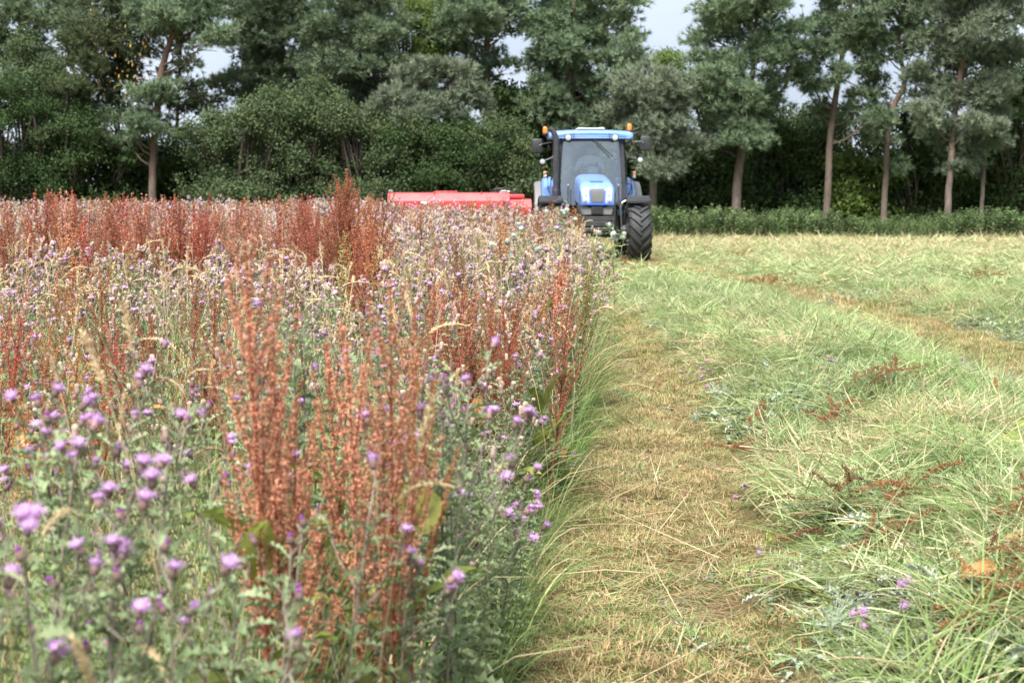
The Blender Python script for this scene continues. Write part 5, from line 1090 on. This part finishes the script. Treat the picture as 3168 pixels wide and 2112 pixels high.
# ---- spear thistles: taller, spiny, round heads
SPH = head_mesh('spear')
def put_spear(px, py, D, label, purple):
    p_ = at(px, py, D); H = p_[2]*1.06; rng = np.random.default_rng(int(px)); st, fo, hd = thistle(int(px)+7, 0, 1.05, .9, 7); X = p_[0]
    T_ = thing('spear_thistle', label, 'thistle', (X, D, 0), (0, 0, rng.uniform(0, 6)), 'spear thistles', H/1.05); st.build('stem', 'thistle_leaf', T_); fo.build('foliage', 'thistle_leaf', T_)
    for i, (q, d) in enumerate(hd[:9]):
        h = obj('flower_head', SPH, T_, q, rot_to(d, rng), rng.uniform(.55, .78))
        if i < purple: m_ = MB(); lathe(m_, [(.010, .038), (.017, .052), (.012, .058), (.001, .058)], 8, 'z'); m_.build('floret_tuft', 'thistle_purple', h)
put_spear(1905, 690, 14.5, 'pale spiny thistle with round green heads, tall in front of the tractor', 0)
put_spear(1722, 640, 16, 'spiny thistle with two vivid purple tufts in front of the tractor wheel', 3)
put_spear(1590, 690, 12.5, 'spiny thistle with one purple tuft beside the mower end', 1)
# ---- the rest: too many to count
def wholes(kit, n, lod, bloom):
    out_ = []
    for k in range(n):
        st, fo, hd = thistle(600+k+40*lod, lod, 1.05, 1.0, 4 + k % 3); rng = np.random.default_rng(k); H1 = MB(); H2 = MB(); H3 = MB()
        for p_, d in hd:
            kd = head_kind(rng, bloom); me = HEADS[lod][kd]; V = np.array([v.co[:] for v in me.vertices]); F = np.array([list(q.vertices) for q in me.polygons]); mi = np.array([q.material_index for q in me.polygons]); R = frames([d], rng)[0]; V = (V @ R.T)*(1.05, 1.3, 1.5)[lod] + p_
            H1.add(V, F[mi == 0], 0, rng.uniform(.45, 1)); (H2 if kd == 'bloom' else H3).add(V, F[mi == 1], 0, rng.uniform(.4, 1))
        if not H2.n: H2.add([[0, 0, 0], [0, 0, .001], [0, .001, 0]], [[0, 1, 2]])
        if not H3.n: H3.add([[0, 0, 0], [0, 0, .001], [0, .001, 0]], [[0, 1, 2]])
        out_.append(join([st, fo, H1, H2, H3], 'thistle', ['thistle_stem', 'thistle_leaf', 'thistle_bract', 'thistle_lilac', 'thistle_seed']))
    return out_
W1 = wholes(None, 8, 1, .12); W2 = wholes(None, 8, 2, .08)
P = []; S = []; I = []
for (d0, d1, dens, lo) in ((8.8, 20, 19, 0), (20, 34, 17, 8), (34, 47, 11, 8)):
    X, D = sample(RW, dens, d0, d1); ok = fbm(X*.4, D*.4, 77) > .27; X, D = X[ok], D[ok]
    P.append(np.stack([X, D, np.zeros(len(X))], 1)); S.append(RW.uniform(.66, 1.04, len(X))*(.84 + .32*fbm(X*.6, D*.6, 29))*np.interp(D, [10, 22, 28, 34], [1, 1.03, 1.12, 1.2])); I.append(lo + RW.integers(0, 8, len(X)))
P = np.concatenate(P); scatter('thistle_mass', 'pale creeping thistles covering the middle and far weed stand', 'thistles', W1 + W2, P, spin(RW, len(P), .08), np.concatenate(S), np.concatenate(I))
def dock_whole(seed, ns, lod, cols):
    rng = np.random.default_rng(seed); A = MB(); B = MB()
    for k in range(ns):
        st, sd = dock_stem(seed*10+k, 1.3*rng.uniform(.75, 1), lod); o_ = np.array([rng.normal(0, .08), rng.normal(0, .08), 0]); tl = rng.normal(0, .06, 2)
        for src, dst in ((st, A), (sd, B)):
            V = np.concatenate(src.V); V = V + o_ + V[:, 2:3]*np.array([tl[0], tl[1], 0]); dst.add(V, np.concatenate(src.F), 0, np.concatenate(src.T))
    return [join([A, B], 'dock', ['dock_stem', 'dock_seed_%d' % c]) for c in cols]
DW = sum([dock_whole(70+k, 1 + k % 4, 2, ((0, 1, 8), (0, 3, 2), (6, 0, 4))[k % 3]) for k in range(6)], [])
X, D = sample(RW, 2.2, 18, 47, clump=.42, thr=.52); X2, D2 = sample(RW, .35, 18, 47); X = np.concatenate([X, X2]); D = np.concatenate([D, D2]); P = np.stack([X, D, 0*X], 1)
H_ = RW.uniform(.8, 1.12, len(X)) + .10*(RW.uniform(size=len(X)) < .15)
scatter('dock_mass', 'rust-red docks scattered through the far weed stand', 'docks', DW, P, spin(RW, len(P), .05), H_, RW.integers(0, 18, len(X)))
SG2 = [join(list(seed_grass(540+k, .95, k % 2, 1)), 'grass', ['straw', 'straw']) for k in range(6)] + [join(list(seed_grass(560+k, .95, k % 2, 2)), 'grass', ['straw', 'straw']) for k in range(6)]
P = []; I = []
for (d0, d1, dens, lo) in ((8.5, 20, 19, 0), (20, 47, 12, 6)):
    X, D = sample(RW, dens, d0, d1); P.append(np.stack([X, D, 0*X], 1)); I.append(lo + RW.integers(0, 6, len(X)))
P = np.concatenate(P); scatter('seed_grass', 'straw-coloured flowering grass through the middle and far weeds', 'grass', SG2, P, spin(RW, len(P), .12), RW.uniform(.85, 1.22, len(P)), np.concatenate(I))
# ---- green grass between the weeds
def tuft(seed, n, L0, L1, w, rad, mats, lean=(.05, .45), bend=(.3, 1.5), segs=4):
    rng = np.random.default_rng(seed); mb = MB()
    for k in range(n):
        a = rng.uniform(0, 6.28); r_ = rad*math.sqrt(rng.uniform()); m_ = rng.choice(len(mats), p=[q[1] for q in mats])
        blade(mb, (r_*math.cos(a), r_*math.sin(a), 0), a + rng.normal(0, .8), rng.uniform(L0, L1), w*rng.uniform(.6, 1.3), rng.uniform(*bend), int(m_), rng.uniform(0, 1), segs, rng.uniform(*lean), rng.uniform(-1, 1))
    return mb.mesh('tuft', [q[0] for q in mats])
TG = [tuft(700+k, 26, .35, .8, .0048, .06, [('grass_green', .62), ('straw', .38)]) for k in range(6)]
TN = [tuft(740+k, 30, .55, 1.05, .0036, .07, [('grass_green', .5), ('straw', .5)], (.03, .3), (.2, 1.1)) for k in range(5)]
TL = [tuft(720+k, 46, .4, .85, .005, .09, [('grass_lush', .75), ('grass_green', .15), ('straw', .1)], (.05, .5), (.5, 2.0), 6) for k in range(6)]
P = []; S = []
for (d0, d1, dens, sc) in ((1.8, 9, 55, .95), (9, 20, 24, 1.15), (20, 47, 9, 1.35)):
    X, D = sample(RW, dens, d0, d1); kp = X < edge_x(D) - .2*(D < 10); X, D = X[kp], D[kp]; P.append(np.stack([X, D, 0*X], 1)); S.append(RW.uniform(.7, 1.15, len(X))*sc)
P = np.concatenate(P); scatter('meadow_grass', 'green and straw grass growing between the standing weeds', 'grass', TG, P, spin(RW, len(P), .08), np.concatenate(S), RW.integers(0, 6, len(P)))
X, D = sample(RW, 62, 2.2, 6.5); kp = X < edge_x(D) - .38; X, D = X[kp], D[kp]; scatter('tall_meadow_grass', 'tall green and straw grass among the nearest thistles', 'grass', TN, np.stack([X, D, 0*X], 1), spin(RW, len(X), .1), RW.uniform(.7, 1.05, len(X)), RW.integers(0, 5, len(X)))
D = np.concatenate([RW.uniform(4.2, 12, 85), RW.uniform(12, 30, 120)]); X = edge_x(D) - np.abs(RW.normal(0, .2, len(D))) + .03
scatter('edge_grass', 'lush long grass arching from the weed edge over the mown path', 'grass', TL, np.stack([X, D, 0*X], 1), spin(RW, len(D), .12), RW.uniform(.45, .85, len(D)), RW.integers(0, 6, len(D)))
# ================================================================== mown field
RF = np.random.default_rng(99)
def hay(seed, n=34, mats=None, L0=.08, L1=.28, w=.0046, rad=.16, lean=(.85, 1.75)):
    rng = np.random.default_rng(seed); mb = MB(); mats = mats or [('hay_green', .80), ('grass_lush', .12), ('straw', .08)]; main = rng.uniform(0, 6.28)
    for k in range(n):
        a = rng.uniform(0, 6.28); r_ = rad*math.sqrt(rng.uniform()); m_ = rng.choice(len(mats), p=[q[1] for q in mats])
        blade(mb, (r_*math.cos(a), r_*math.sin(a), rng.uniform(-.03, .05)), main + rng.normal(0, 1.0), rng.uniform(L0, L1), w*rng.uniform(.5, 1.3)*(2.0 if rng.uniform() < .15 else 1), rng.uniform(-.7, 1.0), int(m_), rng.uniform(0, 1), 4, rng.uniform(*lean), rng.uniform(-2, 2))
    return mb, [q[0] for q in mats]
HY = []
for k in range(9):
    mb, ms = hay(800+k); HY.append(mb.mesh('hay', ms))
for k in range(3):
    mb, ms = hay(820+k, 26, [('hay_green', .75), ('straw', .25)]); rng = np.random.default_rng(k); n = 16; az = rng.uniform(0, 6.28, n)
    ms = ms + ['thistle_silver', 'thistle_leaf']
    for j in range(4): place(mb, *TLEAF[j], rng.normal(0, .07, (4, 3))*[1, 1, .3], leaf_rot(rng, az[j::4], rng.uniform(-.4, .4, 4)), rng.uniform(.5, 1.0, 4), 2 + int(j > 1), rng.uniform(0, 1, 4))
    HY.append(mb.mesh('hay', ms))
for k in range(4):
    mb, ms = hay(830+k, 34, [('hay_green', .55), ('straw', .45)]); HY.append(mb.mesh('hay', ms))
HYF = []
for k in range(6):
    mb, ms = hay(840+k, 26, None, .15, .38, .010, .3, (1.15, 1.8)); HYF.append(mb.mesh('hay', ms))
for k in range(4):
    mb, ms = hay(846+k, 26, [('hay_green', .35), ('straw', .65)], .15, .38, .010, .3, (1.15, 1.8)); HYF.append(mb.mesh('hay', ms))
BN = []
for k in range(6):
    rng = np.random.default_rng(850+k); mb = MB(); ms = [('grass_lush', .4), ('hay_green', .5), ('straw', .1)]
    for j in range(70):
        a = rng.normal(0, .35); r_ = rng.normal(0, .07); blade(mb, (-.18 + rng.uniform(-.08, .08), r_, rng.uniform(.0, .10)), a, rng.uniform(.28, .55), .0045*rng.uniform(.6, 1.4), rng.uniform(.5, 1.4), int(rng.choice(3, p=[q[1] for q in ms])), rng.uniform(0, 1), 6, rng.uniform(.85, 1.35), rng.uniform(-1, 1))
    BN.append(mb.mesh('bundle', [q[0] for q in ms]))
def field_pts(rng, dens, D0, D1, xr=.37):
    n = int(dens*(D1-D0)*(xr*D1 + 2)); D = rng.uniform(D0, D1, n); X = rng.uniform(-.6, xr*D1 + 1.2, n); ok = (X > edge_x(D) - .05) & (X < xr*D + 1.2); return X[ok], D[ok]
P = []; S = []; I = []
for (d0, d1, dens, sc, lo, nn) in ((4.2, 11, 190, .92, 0, 0), (11, 24, 76, 1.05, 0, 0), (24, 49.5, 15, 1.15, 16, 6)):
    X, D = field_pts(RF, dens, d0, d1); h = hay_mask(X, D); ok = RF.uniform(size=len(X)) < np.clip(h*1.25-.05, .04, 1)*np.where((np.abs(X-1.8) < 1.7) & (D > 30) & (D < 39), .12, 1); X, D, h = X[ok], D[ok], h[ok]
    P.append(np.stack([X, D, ground_z(X, D) + .005 + .02*h], 1)); S.append(sc*RF.uniform(.6, 1.25, len(X))*(.55 + .45*h)); 
    g = fbm(X*.9, D*.9, 44) + RF.normal(0, .05, len(X)); k9 = RF.integers(0, 9, len(X))
    I.append(lo + np.where(RF.uniform(size=len(X)) < np.interp(D, [24, 34, 46], [.15, .4, .95]), 6 + RF.integers(0, 4, len(X)), RF.integers(0, 6, len(X))) if nn else np.where(g > .57, 9 + RF.integers(0, 3, len(X)), np.where(g < .40, 12 + RF.integers(0, 4, len(X)), k9)))
P = np.concatenate(P); scatter('cut_hay', 'pale green cut grass lying in loose swaths across the field', 'hay', HY + HYF, P, np.stack([RF.normal(0, .15, len(P)), RF.normal(0, .15, len(P)), RF.uniform(0, 6.28, len(P))], 1), np.concatenate(S), np.concatenate(I))
X, D = field_pts(RF, 6, 4.4, 24); h = hay_mask(X, D); g = fbm(X*1.3, D*1.1, 71); ok = (h > .6) & (g > .46); X, D = X[ok], D[ok]
scatter('hay_bundles', 'combed clumps of fresh cut grass in the near swaths', 'hay', BN, np.stack([X, D, ground_z(X, D) - .01], 1), np.stack([RF.normal(0, .12, len(X)), RF.normal(0, .12, len(X)), RF.normal(2.6, 1.0, len(X))], 1), RF.uniform(.65, 1.15, len(X)), RF.integers(0, 6, len(X)))
SB = [tuft(860+k, 52, .018, .045, .0028, .09, [('stubble', .78), ('grass_green', .22)], (.3, 1.35), (-.2, .6), 2) for k in range(5)] + [tuft(870+k, 46, .02, .05, .003, .09, [('stubble', .4), ('grass_lush', .6)], (.3, 1.3), (-.2, .7), 2) for k in range(3)]
P = []; S = []; I = []
for (d0, d1, dens, sc) in ((4.0, 10, 230, 1.0), (10, 20, 120, 1.25), (20, 48, 16, 2.2)):
    X, D = field_pts(RF, dens, d0, d1); h = hay_mask(X, D); ok = (RF.uniform(size=len(X)) > h*1.3); X, D = X[ok], D[ok]; ok = fbm(X*2.6, D*2.6, 19) > .30 + RF.normal(0, .04, len(X)); X, D = X[ok], D[ok]; g = fbm(X*1.4, D*1.4, 15) + RF.normal(0, .08, len(X))
    P.append(np.stack([X, D, ground_z(X, D)], 1)); S.append(sc*RF.uniform(.7, 1.3, len(X))); I.append(np.where(g > .53, 5 + RF.integers(0, 3, len(X)), RF.integers(0, 5, len(X))))
P = np.concatenate(P); scatter('stubble', 'short straw-brown stubble on the shaved strips', 'stubble', SB, P, spin(RF, len(P), .1), np.concatenate(S), np.concatenate(I))
TC = []
for k in range(5):
    rng = np.random.default_rng(890+k); mb = MB()
    for j in range(16): blade(mb, (rng.normal(0, .08), rng.normal(0, .08), rng.uniform(.0, .018)), rng.uniform(0, 6.28), rng.uniform(.05, .17), .0032*rng.uniform(.6, 1.5), rng.uniform(-.3, .3), int(rng.uniform() < .3), rng.uniform(0, 1), 3, rng.uniform(1.4, 1.65))
    TC.append(mb.mesh('thatch', ['stubble', 'hay_green']))
X, D = field_pts(RF, 75, 4.0, 15); ok = RF.uniform(size=len(X)) > hay_mask(X, D)*1.4; X, D = X[ok], D[ok]
scatter('thatch', 'flattened bits of straw and grass on the shaved strip', 'thatch', TC, np.stack([X, D, ground_z(X, D) + .006], 1), spin(RF, len(X), .05), RF.uniform(.7, 1.2, len(X)), RF.integers(0, 5, len(X)))
ST = []
for k in range(6):
    rng = np.random.default_rng(880+k); mb = MB()
    for j in range(3): blade(mb, (rng.normal(0, .1), rng.normal(0, .1), rng.uniform(0, .02)), rng.uniform(0, 6.28), rng.uniform(.25, .6), .003, rng.uniform(-.25, .3), 0, rng.uniform(.3, 1), 6, rng.uniform(1.35, 1.62))
    ST.append(mb.mesh('straws', 'straw'))
X, D = field_pts(RF, 8, 4.2, 16); ok = RF.uniform(size=len(X)) > .8*hay_mask(X, D); X, D = X[ok], D[ok]; scatter('loose_straw', 'single pale straws strewn over the mown grass', 'straw', ST, np.stack([X, D, ground_z(X, D) + .03 + .05*hay_mask(X, D)], 1), spin(RF, len(X), .08), RF.uniform(.6, 1.1, len(X)), RF.integers(0, 6, len(X)))
# ---- pale uncut fringe and nettle bank under the trees
n = 2600; X = RF.uniform(2.4, 21, n); D = 51.2 - 11*RF.uniform(size=n)**1.8
scatter('pale_fringe', 'pale seeding grass left uncut along the nettle bank', 'grass', SG2[6:] + TG, np.stack([X, D, 0*X], 1), spin(RF, n, .3), RF.uniform(.25, .55, n)*np.interp(D, [40, 48, 51], [.5, .75, 1.05]), RF.integers(0, 12, n))
NT = []
for k in range(6):
    rng = np.random.default_rng(900+k); mb = MB()
    for s in range(3):
        bx, by = rng.normal(0, .08, 2); H = rng.uniform(.7, 1.0); tl = rng.normal(0, .1, 2); P_ = np.array([(bx + tl[0]*t, by + tl[1]*t, H*t) for t in (0, .5, 1)]); tube(mb, P_, [.005, .004, .002], 3, 0, .3)
        for j in range(15):
            t = .2 + .8*j/14; c = np.array([bx + tl[0]*t, by + tl[1]*t, H*t]); az = np.array([j*1.57, j*1.57 + PI]) + rng.normal(0, .3, 2); place(mb, FRUIT[0]*[.62, 1, 1], FRUIT[1], [c, c], leaf_rot(rng, az, rng.uniform(-.5, .3, 2)), rng.uniform(.09, .15)*(1.15-.5*t), 0, rng.uniform(0, 1))
    NT.append(mb.mesh('nettle', 'nettle_leaf'))
n = 1500; X = RF.uniform(2.0, 22, n); D = RF.uniform(50.4, 54.2, n) + 1.2*(fbm(X*.7, X*0, 5) - .5)
scatter('nettle_bank', 'dark green nettle bank along the foot of the pines', 'nettles', NT, np.stack([X, D, 0*X], 1), spin(RF, n, .1), RF.uniform(.62, 1.02, n)*(.55 + .95*fbm(X*.6, D*.35, 8)), RF.integers(0, 6, n))
n = 700; X = RF.uniform(-20, 2.4, n); D = RF.uniform(49, 53, n)
scatter('nettle_patch', 'dark nettles in the shade beyond the weed stand', 'nettles', NT, np.stack([X, D, 0*X], 1), spin(RF, n, .1), RF.uniform(.7, 1.12, n), RF.integers(0, 6, n))
# ================================================================== things lying on the mown grass
def ground_at(px, py):
    p_ = on_ground(px, py)
    for _ in range(4): p_ = on_ground(px, py, float(ground_z(p_[0], p_[1])))
    return p_
def loose_spike(seed, L_=.24):
    rng = np.random.default_rng(seed); sd = MB(); st = MB(); n = 7; t = np.linspace(0, 1, n); S = np.stack([L_*t, .02*np.sin(3*t + seed), .015*np.sin(2.5*t)], 1); tube(st, S, np.linspace(.0022, .001, n), 4, 0, .4)
    k = 20; C = np.repeat(np.stack([np.interp(np.linspace(.05, 1, k), t, S[:, j]) for j in range(3)], 1), 12, 0); m_ = len(C); d = rng.normal(size=(m_, 3)); d /= np.linalg.norm(d, axis=1, keepdims=True); x = np.cross(d, rng.normal(size=(m_, 3))); x /= np.linalg.norm(x, axis=1, keepdims=True)
    place(sd, *FRUIT, C + d*rng.uniform(0, .010, m_)[:, None] + rng.normal(0, .003, (m_, 3)), np.stack([x, d, np.cross(x, d)], 2), .0072*rng.uniform(.7, 1.3, m_), 0, np.clip(rng.normal(.5, .25, m_), 0, 1))
    return sd.mesh('seed_spike', 'dock_seed'), st.mesh('stalk', 'dock_stem')
LS = [loose_spike(950+k) for k in range(6)]
def lay_dock(px, py, px2, py2, label, col, ns=3, sc=.5):
    """a cut dock: loose seed spikes tangled into the hay along a line"""
    a, b_ = ground_at(px, py), ground_at(px2, py2); v = b_ - a; v[2] = 0; L_ = np.linalg.norm(v); v = v/L_*min(.85, L_); az = math.atan2(v[1], v[0]); rng = np.random.default_rng(int(px+py))
    T_ = thing('cut_dock', label, 'dock', (a[0], a[1], a[2]), (0, 0, 0), 'cut docks lying on the swaths'); far = a[1] > 15
    for k in range(ns*6):
        p_ = a + v*rng.uniform(0, .85) + np.array([rng.normal(0, .05), rng.normal(0, .05), 0])*(1 if not far else 2.5); z = float(ground_z(p_[0], p_[1])) + rng.uniform(.09, .17); s, st = LS[rng.integers(6)]
        q = obj('seed_spike', s, T_, (p_[0]-a[0], p_[1]-a[1], z-a[2]), (rng.uniform(0, 6), rng.normal(-.12, .22), az + rng.normal(0, .55)), rng.uniform(.55, 1.0)*(1 if not far else 1.5)); q.color = rgba(np.array(col)*rng.uniform(.8, 1.1)*np.array([.76, .95, .85])); obj('stalk', st, q)
for args in ((2530, 1660, 2960, 1590, 'brown dock seed head lying on the hay between two big leaves', R_, 3), (2520, 1840, 2790, 1740, 'brown cut dock half buried in green hay', R_, 3), (2960, 2090, 3140, 1930, 'big heap of tan dock seeds around a green leaf', O_, 5), (2270, 1480, 2340, 1400, 'small rust dock head at the border of the shaved strip', R_, 3), (2520, 1375, 2590, 1340, 'dark red dock tip standing out of the hay', C_, 2), (2670, 1290, 2860, 1230, 'orange-brown dock head far out on the first swath', R_, 3), (3090, 1690, 3168, 1620, 'rusty dock head beside an orange leaf', R_, 3), (3000, 1880, 3160, 1820, 'brown dock head above the tan heap', B_, 3),
             (2270, 800, 2380, 840, 'long orange dock cut down on the far swath', O_, 4), (2360, 890, 2420, 885, 'orange patch of dock by the second shaved strip', R_, 3), (3030, 870, 3110, 900, 'faded dock on the second swath', O_, 3), (1890, 840, 1990, 870, 'rust dock lying in front of the tractor', R_, 3), (2650, 840, 2730, 830, 'faint orange dock on the far swath', O_, 3), (2600, 1700, 2500, 1760, 'thin brown dock beside the silver leaves', B_, 2)): lay_dock(*args)
def lay_leaf(px, py, label, kind, L_, az, lift=.06, roll=.3, up=.2):
    L_ *= .68; p_ = ground_at(px, py); rng = np.random.default_rng(int(px)); V, F = dock_leaf(rng, L_, L_*.19); me = MB().add(V, F, 0, rng.uniform(.3, .8)).mesh('blade', kind)
    T_ = thing('dock_leaf', label, 'leaf', (p_[0], p_[1], p_[2] + lift + .02), (up*.8, roll, az), 'loose dock leaves on the cut grass'); obj('blade', me, T_)
    mb = MB(); tube(mb, [(0, -.05, .0), (0, 0, .001), (0, L_*.45, .22*L_*math.sin(1.0) - .03*L_ + .002), ], [.0025, .0022, .001], 5, 0, .6); mb.build('midrib', 'dock_leaf' if kind != 'dead_leaf' else 'dead_leaf', T_)
for args in ((2900, 1660, 'pale green wavy dock leaf lying flat on the hay', 'dock_leaf', .16, -1.3), (2785, 1740, 'upright green dock leaf in the hay', 'dock_leaf', .15, -.2, .05, .9, .9), (3020, 2010, 'green dock leaf inside the tan seed heap', 'dock_leaf', .16, -1.2, .1), (3060, 1680, 'orange and yellow dock leaf by the rusty head', 'dock_leaf_orange', .22, -1.4, .08), (2970, 1900, 'curled orange-brown leaf above the tan heap', 'dock_leaf_orange', .2, -1.2, .1, .6), (3110, 1740, 'small orange leaf curled in the hay', 'dock_leaf_orange', .11, -1.6, .06), (3080, 1430, 'yellow-green dock leaf by the red stems', 'dock_leaf', .22, -1.3, .08), (3140, 1400, 'dark green leaf beside the yellow-green one', 'dock_leaf', .16, -.6, .1, .5, .6),
             (2600, 1075, 'upright orange leaf on the first swath', 'dock_leaf_orange', .2, .1, .05, .2, 1.3), (3075, 1250, 'brown curled leaf standing in the hay', 'dead_leaf', .2, .3, .05, .4, 1.2), (2370, 1720, 'small green leaf at the rim of the strip', 'dock_leaf', .11, .3, .05, .9, .8), (2460, 1570, 'dull green leaf sunk in the first swath', 'dock_leaf', .16, -1.9, .06), (1730, 1540, 'orange-red leaf hanging in the edge grass', 'dock_leaf_orange', .15, .2, .18, .8, .9), (1640, 1300, 'big yellow-green dock leaf at the weed edge', 'dock_leaf', .24, -1.4, .45, .2)): lay_leaf(*args)
def lay_thistle(px, py, label, L_, az, heads, bloom, silver=False):
    p_ = ground_at(px, py); rng = np.random.default_rng(int(px+2*py)); st, fo, hd = TH0[rng.integers(8)]
    T_ = thing('cut_thistle', label, 'thistle', (p_[0] - .8*L_*math.cos(az), p_[1] - .8*L_*math.sin(az), p_[2] + .06), (0, PI/2 - .05, az), 'cut thistles lying on the swaths', L_/1.05)
    obj('stem', st, T_); f_ = fo.copy() if silver else fo
    if silver: f_.materials[0] = MATS['thistle_silver']
    obj('foliage', f_, T_)
    for i, (q, d) in enumerate(hd[:heads]): obj('flower_head', HEADS[0][head_kind(rng, bloom)], T_, q, rot_to(d, rng), 1.05/L_)
for args in ((2790, 2020, 'cut thistle with several lilac heads by the long green stem', .7, -2.5, 9, .8, True), (2850, 1900, 'cut thistle showing one lilac head and silver leaf backs', .6, -2.2, 4, .8, True), (2330, 1590, 'cut thistle with small lilac heads at the rim of the shaved strip', .5, 3.0, 7, .6), (2400, 1800, 'cut thistle, two lilac heads pointing over the brown stubble', .5, 2.7, 5, .5, True), (2200, 1190, 'cut thistle with purple heads on the border of the first swath', .6, 2.9, 8, .8), (2590, 1180, 'cut thistle with faded heads sunk in the first swath', .7, 2.0, 8, .5), (2600, 1900, 'cut thistle turned silver side up', .55, 1.3, 3, .2, True), (2640, 2060, 'silver-backed cut thistle below the long green stem', .6, -1.8, 4, .4, True), (2130, 1200, 'grey-green cut thistle at the end of the shaved strip', .6, 2.4, 4, .3), (2600, 1080, 'silvery cut thistle far out on the first swath', .8, .3, 4, .3, True), (2560, 960, 'thistle with lilac heads by the second shaved strip', .8, 1.2, 8, .8),
             (1860, 1230, 'grey cut thistle lying under the weed edge', .5, 2.2, 6, .5), (1800, 1480, 'cut thistle with lilac head in the edge grass', .5, 2.8, 7, .6), (2700, 880, 'silvery thistle heap on the second swath', 1.0, 2.6, 5, .3, True), (3000, 1180, 'silver thistle by the second shaved strip', .8, 2.2, 4, .3, True), (2300, 1220, 'silver-leaved thistle in the first swath', .7, 1.0, 3, .3, True)): lay_thistle(*args)
def stick(name, label, cat, a, b_, r0, mat, z=.05, knots=0, tint=.5):
    A, B = ground_at(*a), ground_at(*b_); A[2] = ground_z(A[0], A[1]) + z; B[2] = ground_z(B[0], B[1]) + z; m_ = (A+B)/2 + [0, 0, .02]; T_ = thing(name, label, cat, A)
    mb = MB(); tube(mb, np.array([A, A*.6+m_*.4, m_, m_*.4+B*.6, B]) - A, [r0, r0, r0*.95, r0*.9, r0*.7], 7, 0, tint); mb.build('stem', mat, T_, True)
    for k in range(knots):
        c = A + (B-A)*((k+1)/(knots+1)) + [0, 0, .02]; d = (B-A)/np.linalg.norm(B-A); mb = MB(); tube(mb, [c-A-d*.025, c-A, c-A+d*.025], [r0*.9, r0*1.45, r0*.9], 7); mb.build('knot', 'dead_leaf', T_, True)
stick('plant_stalk', 'long jointed green plant stem lying across stubble and hay', 'stalk', (2325, 1850), (2630, 1975), .006, 'dock_leaf', .06, 2, .3)
stick('dock_stalk', 'pinkish red dock stem lying on the hay beside the yellow-green leaf', 'stalk', (2910, 1410), (3040, 1445), .007, 'dock_stem', .08)
stick('dock_stalk', 'shorter red dock stem crossing behind the pinkish one', 'stalk', (3020, 1385), (3080, 1425), .006, 'dock_stem', .09)
stick('dry_straw', 'long yellow straw lying flat across the shaved strip', 'straw', (1700, 1805), (2040, 1800), .003, 'straw', .035, 0, .8)
def clod(px, py, label, r0):
    p_ = ground_at(px, py); rng = np.random.default_rng(int(px*3+py)); T_ = thing('soil_clod', label, 'clod', (p_[0], p_[1], p_[2]), (0, 0, 0), 'dark crumbs of soil on the shaved strip')
    th = np.linspace(0, PI, 7); ph = np.linspace(0, 2*PI, 10, endpoint=False); R = r0*(1 + .35*rng.normal(size=(7, 10))*.6); G = np.stack([R*np.sin(th)[:, None]*np.cos(ph), R*.8*np.sin(th)[:, None]*np.sin(ph), R*.7*np.cos(th)[:, None]*np.ones(10) + r0*.35], -1); mb = MB(); grid(mb, G, closed=True, flip=True); mb.build('lump', 'soil', T_)
for (px, py, r0) in ((1942, 1553, .026), (1962, 1546, .014), (2030, 1550, .018), (2044, 1547, .015), (1928, 1567, .013), (1870, 1392, .022), (1884, 1386, .018), (2005, 1402, .02), (1910, 1240, .022), (2070, 1592, .016), (2010, 1588, .012), (1950, 1370, .012), (2080, 1270, .014), (2200, 1425, .012), (1995, 2092, .018), (2040, 2095, .02), (2350, 1905, .012), (2255, 1790, .012)): clod(px, py, 'dark crumb of soil lying on the brown stubble', r0)
# stems near the field edge: pale dead sticks on the bank
